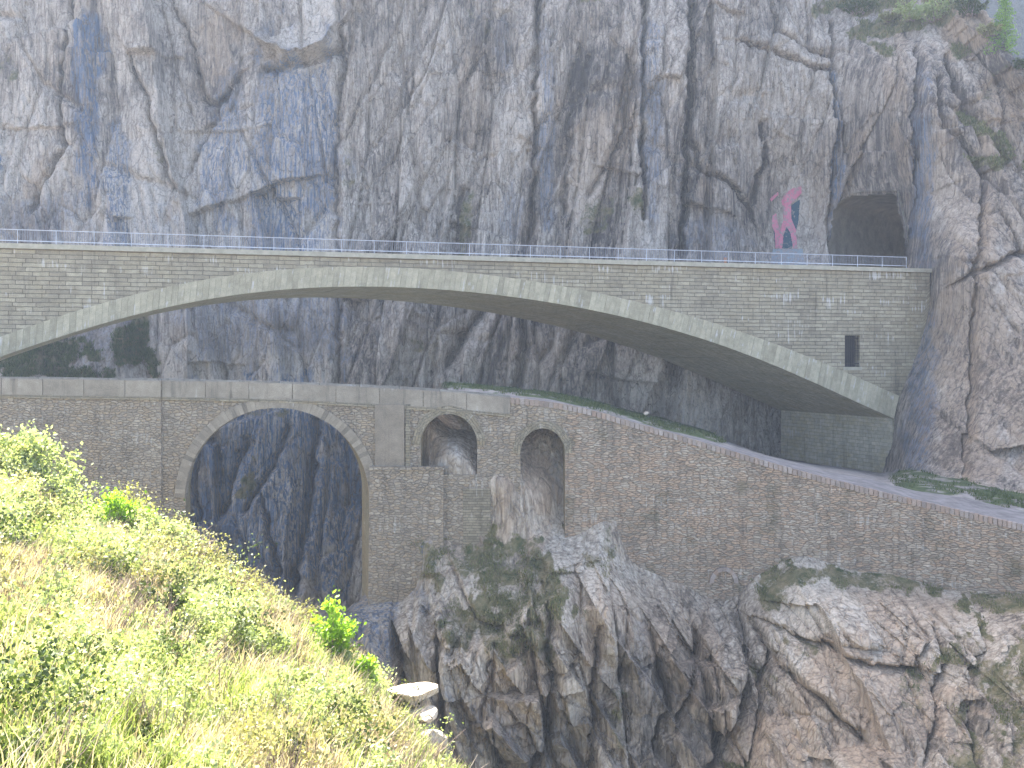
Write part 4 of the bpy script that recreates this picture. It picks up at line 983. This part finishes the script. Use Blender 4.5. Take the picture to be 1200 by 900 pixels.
# grass and shrubs on the ledge strip, the moss shelf and the cliff top
def tuft_patch(name, label, pts, mat, h, per=14, width=.02):
    Vs = []; Ts = []
    for p in pts:
        n = per; base = np.array(p) + rng.normal(size=(n, 3)) * np.array([.18, .18, .02])
        hh = rng.uniform(h * .5, h, n)[:, None]; l = rng.normal(size=(n, 2)) * .35
        tip = base + np.concatenate([l * hh, hh], 1); side = np.concatenate([rng.normal(size=(n, 2)), np.zeros((n, 1))], 1) * width
        Vs.append(np.stack([base - side, base + side, tip + side * .2, tip - side * .2], 1).reshape(-1, 3)); Ts.append(np.repeat(rng.random(n), 4))
    V = np.concatenate(Vs); link(name, fast_mesh(name, V, np.arange(len(V)).reshape(-1, 4), attrs={"tone": np.concatenate(Ts)}), M[mat], kind='stuff', label=label, cat="grass")
pts = []
for k in range(1500):
    j = random.randrange(0, len(lp) - 1); i = random.randrange(1, 26)
    if 860 < lp[j] < 1062: continue
    pts.append((LX[i, j] + random.uniform(-.3, .3), LY[i, j] + random.uniform(-.4, .4), LZ[i, j]))
tuft_patch("grass", "dark green grass strip between the path and the cliff foot", pts, 'leaf_dark', .22)
def rock_pts(mask, Xa, Ya, Za, n, thr=.6):
    idx = np.argwhere(mask > thr); sel = idx[rng.integers(0, len(idx), n)]
    return [(Xa[i, j], Ya[i, j] - .03, Za[i, j]) for i, j in sel]
vis = np.where((gy > -25) & (gx > -20), moss, 0) * (gx > 960)
tuft_patch("grass", "olive grass tufts rooted on ledges high on the right cliff", rock_pts(vis, X0, Yc, Z0, 1300), 'leaf_moss', .38, 12, .03)
tuft_patch("grass", "grass tufts on the mossy shelf beneath the old bridge", rock_pts(np.where(rx > 470, mossG + fbm(rX * 1.1, rZ * 1.1, 5, 3) * .5, 0), rX, rY, rZ, 1500, .72), 'leaf_moss', .2, 8, .016)
vis = np.where((gy > 380) & (gx < 220) & (gy < 460), moss, 0)
tuft_patch("grass", "dark green grass bank at the far cliff foot seen under the left of the arch", rock_pts(vis, X0, Yc, Z0, 1500, .5), 'leaf_dark', .4, 12, .03)

def cliff_pt(px, py, lift=0.0, back=.0):
    j = np.abs(PX - px).argmin(); i = np.abs(PY - py).argmin(); return (X0[i, j], Yc[i, j] + back, Z0[i, j] + lift)
TOPB = [(1000, 12, 1.8, 4.5, 'leaf_dark', "dark shaded bush on the cliff top, leftmost above the orange-stained rock"), (1032, 24, 1.1, 2.2, 'leaf_olive', "small yellowish bush on the cliff-top ledge above the tunnel"),  # leftmost bush: its shade is put into the dark leaf colour
        (1056, 24, 2.0, 4.6, 'leaf_spring', "sunlit yellow-green bush on the cliff top, left of the larger one"), (1088, 22, 2.1, 4.8, 'leaf_spring', "large sunlit yellow-green bush crowning the cliff top"),
        (1114, 26, 1.8, 3.6, 'leaf_dark', "dark bush at the cliff top's right end, left of the young larch"), (1136, 50, 1.3, 2.6, 'leaf_olive', "olive bush at the larch's foot on its left side"),
        (1178, 84, .9, 2.2, 'leaf_dark', "low dark bush on the ridge just right of the larch"), (1197, 98, 1.1, 2.4, 'leaf_dark', "low dark bush on the ridge at the photo's right edge")]
for (px, py, h, w, mt, lb) in TOPB:
    make_shrub("bush", cliff_pt(px, py + 8, .0, -.7), h, w, 16, 2200, .16, M[mt], lb, "bush", bare=.1, stem_r=.03)

# young larch
lc = Vector(cliff_pt(1155, 72, -.9, -.2)); H = 6.6
larch = empty("larch_tree", lc, label="bright green young larch on the ridge against the blue mountain", cat="tree")
m = MB(); m.tube([(0, 0, -.4), (.05, 0, H * .5), (0, 0, H)], [.12, .07, .015], 7)
C = []
for k in range(90):
    z = H * (.12 + .88 * (k / 90)); L = (1.7 * (1 - z / H) ** .8 + .12) * random.uniform(.6, 1.1); a = k * 2.4 + random.uniform(-.4, .4)
    e = Vector((math.cos(a) * L, math.sin(a) * L, z + L * .12 - L * L * .05)); st = Vector((0, 0, z)); m.tube([st, st.lerp(e, .5) + Vector((0, 0, .06 * L)), e], [.022, .014, .005], 3)
    n = int(36 * L + 14); tt2 = rng.uniform(.15, 1.05, n)[:, None]
    C.append(np.array(st) + (np.array(e) - np.array(st)) * tt2 + rng.normal(size=(n, 3)) * np.array([.09, .09, .10]) - np.array([0, 0, .06]))
m.build("trunk", M['bark'], larch); C = np.concatenate(C)
V, Fq, tn_ = leaf_quads(C, .085, rng.random(len(C)), .4, 2.2); link("crown", fast_mesh("crown", V, Fq, attrs={"tone": tn_}), M['larch'], larch)

# ------------------------------------------------------------------ painted mark on the rock beside the tunnel (a plain generic pair of forked figures)
def paint(name, poly, mat, label=None, parent=None, lift=.05):
    xs = np.arange(min(p[0] for p in poly) - 1, max(p[0] for p in poly) + 1, .45); ys = np.arange(min(p[1] for p in poly) - 1, max(p[1] for p in poly) + 1, .45)
    a, b = np.meshgrid(xs, ys)
    # bilinear sample of the built rock so the paint follows it
    fi = np.interp(a, PX, np.arange(len(PX))); fj = np.interp(-b, -PY, np.arange(len(PY)))
    i0 = np.clip(fi.astype(int), 0, len(PX) - 2); j0 = np.clip(fj.astype(int), 0, len(PY) - 2); u_ = fi - i0; v_ = fj - j0
    sm = lambda G: G[j0, i0] * (1 - u_) * (1 - v_) + G[j0, i0 + 1] * u_ * (1 - v_) + G[j0 + 1, i0] * (1 - u_) * v_ + G[j0 + 1, i0 + 1] * u_ * v_
    Xp, Yp, Zp = sm(X0), sm(Yc) - lift, sm(Z0)
    ins = inpoly(poly, a, b); k = ins[:-1, :-1] & ins[1:, 1:]
    return Xp, Yp, Zp, a.shape, k
def paint_obj(name, polys, mat, parent, lift):
    parts = []
    for poly in polys:
        Xp, Yp, Zp, sh, k = paint(name, poly, mat, lift=lift); parts.append((np.stack([Xp - OP[0], Yp - OP[1], Zp - OP[2]], -1).reshape(-1, 3), grid_faces(*sh, k), np.zeros(sh[0] * sh[1])))
    V, Fq, _ = merge(parts); return link(name, fast_mesh(name, V, Fq, smooth=True), mat, parent)
OP = cliff_pt(918, 290)
def worn_paint(name, a, b, amount):
    t = NT(name); w = t.coord("World"); n = t.noise(w, 2.6, 7, .72); m_ = t.noise(w, .8, 3, .6)
    base = t.mix(m_, a, b); rk = t.mix(t.noise(w, 6, 5, .7), (.20, .165, .14), (.50, .42, .35))
    return t.done(t.mix(t.ramp(n, [(.60 - amount, 0.0), (.66 - amount, .85)]), base, rk), t.bump(t.noise(w, 3, 7, .7), .8, .15))
M['red'] = worn_paint("faded_red_paint", (.56, .15, .20), (.66, .27, .30), .10)
M['teal'] = worn_paint("dark_teal_paint", (.03, .07, .09), (.06, .11, .13), .04)
M['wash'] = worn_paint("pale_blue_wash", (.26, .30, .30), (.34, .37, .36), .14)
pg = empty("rock_painting", OP, label="faded red abstract painting with dark teal panels on the rock face left of the tunnel", cat="painting")
paint_obj("dark_panel", [[(920, 246), (930, 238), (936, 234), (934, 262), (928, 284), (926, 292), (914, 292), (915, 272), (921, 262)], [(904, 262), (907, 292), (913, 292), (912, 268)]], M['teal'], pg, .05)
paint_obj("red_figure", [[(914, 236), (918, 228), (926, 222), (936, 220), (937, 228), (930, 236), (926, 240), (926, 258), (931, 270), (932, 292), (927, 292), (924, 274), (920, 267), (917, 276), (915, 292), (909, 292), (913, 268), (917, 258), (916, 244)],
                         [(903, 254), (908, 250), (910, 262), (914, 272), (912, 292), (907, 292), (906, 272), (903, 266)], [(900, 234), (909, 226), (911, 229), (902, 238)]], M['red'], pg, .10)
paint_obj("pale_wash", [[(904, 292), (938, 292), (940, 312), (900, 312)]], M['wash'], pg, .05)

# small marker post on the coping between the bays
sp_ = s_of(858); mp = bridge.matrix_world
loc = Vector((A.x + u.x * sp_, A.y + u.y * sp_, ZT + .345)); loc += Vector((-u.y, u.x, 0)) * 1.2
mk = empty("marker_post", (loc.x, loc.y, ZT + .1), TH, label="short orange-brown marker post on the bridge deck left of the painting", cat="post")
M['orange'] = flat_mat("orange_paint", (.45, .20, .10), (.55, .28, .14), 5)
m = MB(); m.tube([(0, 0, 0), (0, 0, .85)], .11, 8); m.build("shaft", M['orange'], mk)
m = MB(); m.tube([(0, 0, .851), (0, 0, .93)], .14, 8); m.build("cap", M['bars'], mk)
# ------------------------------------------------------------------ haze
m = MB(); m.box(-420, 620, -40, 380, -41, 114)
t = NT("haze_air"); t.n.remove(t.b)
pv = t.add("ShaderNodeVolumePrincipled"); pv.inputs["Color"].default_value = (.70, .82, 1.0, 1); pv.inputs["Density"].default_value = .00045; pv.inputs["Anisotropy"].default_value = .3
t.ln(pv.outputs[0], t.n["Material Output"].inputs["Volume"])
m.build("haze", t.m, kind='stuff', label="thin pale blue haze filling the gorge", cat="haze")  # also stands in for backlight flare veiling the left of the view
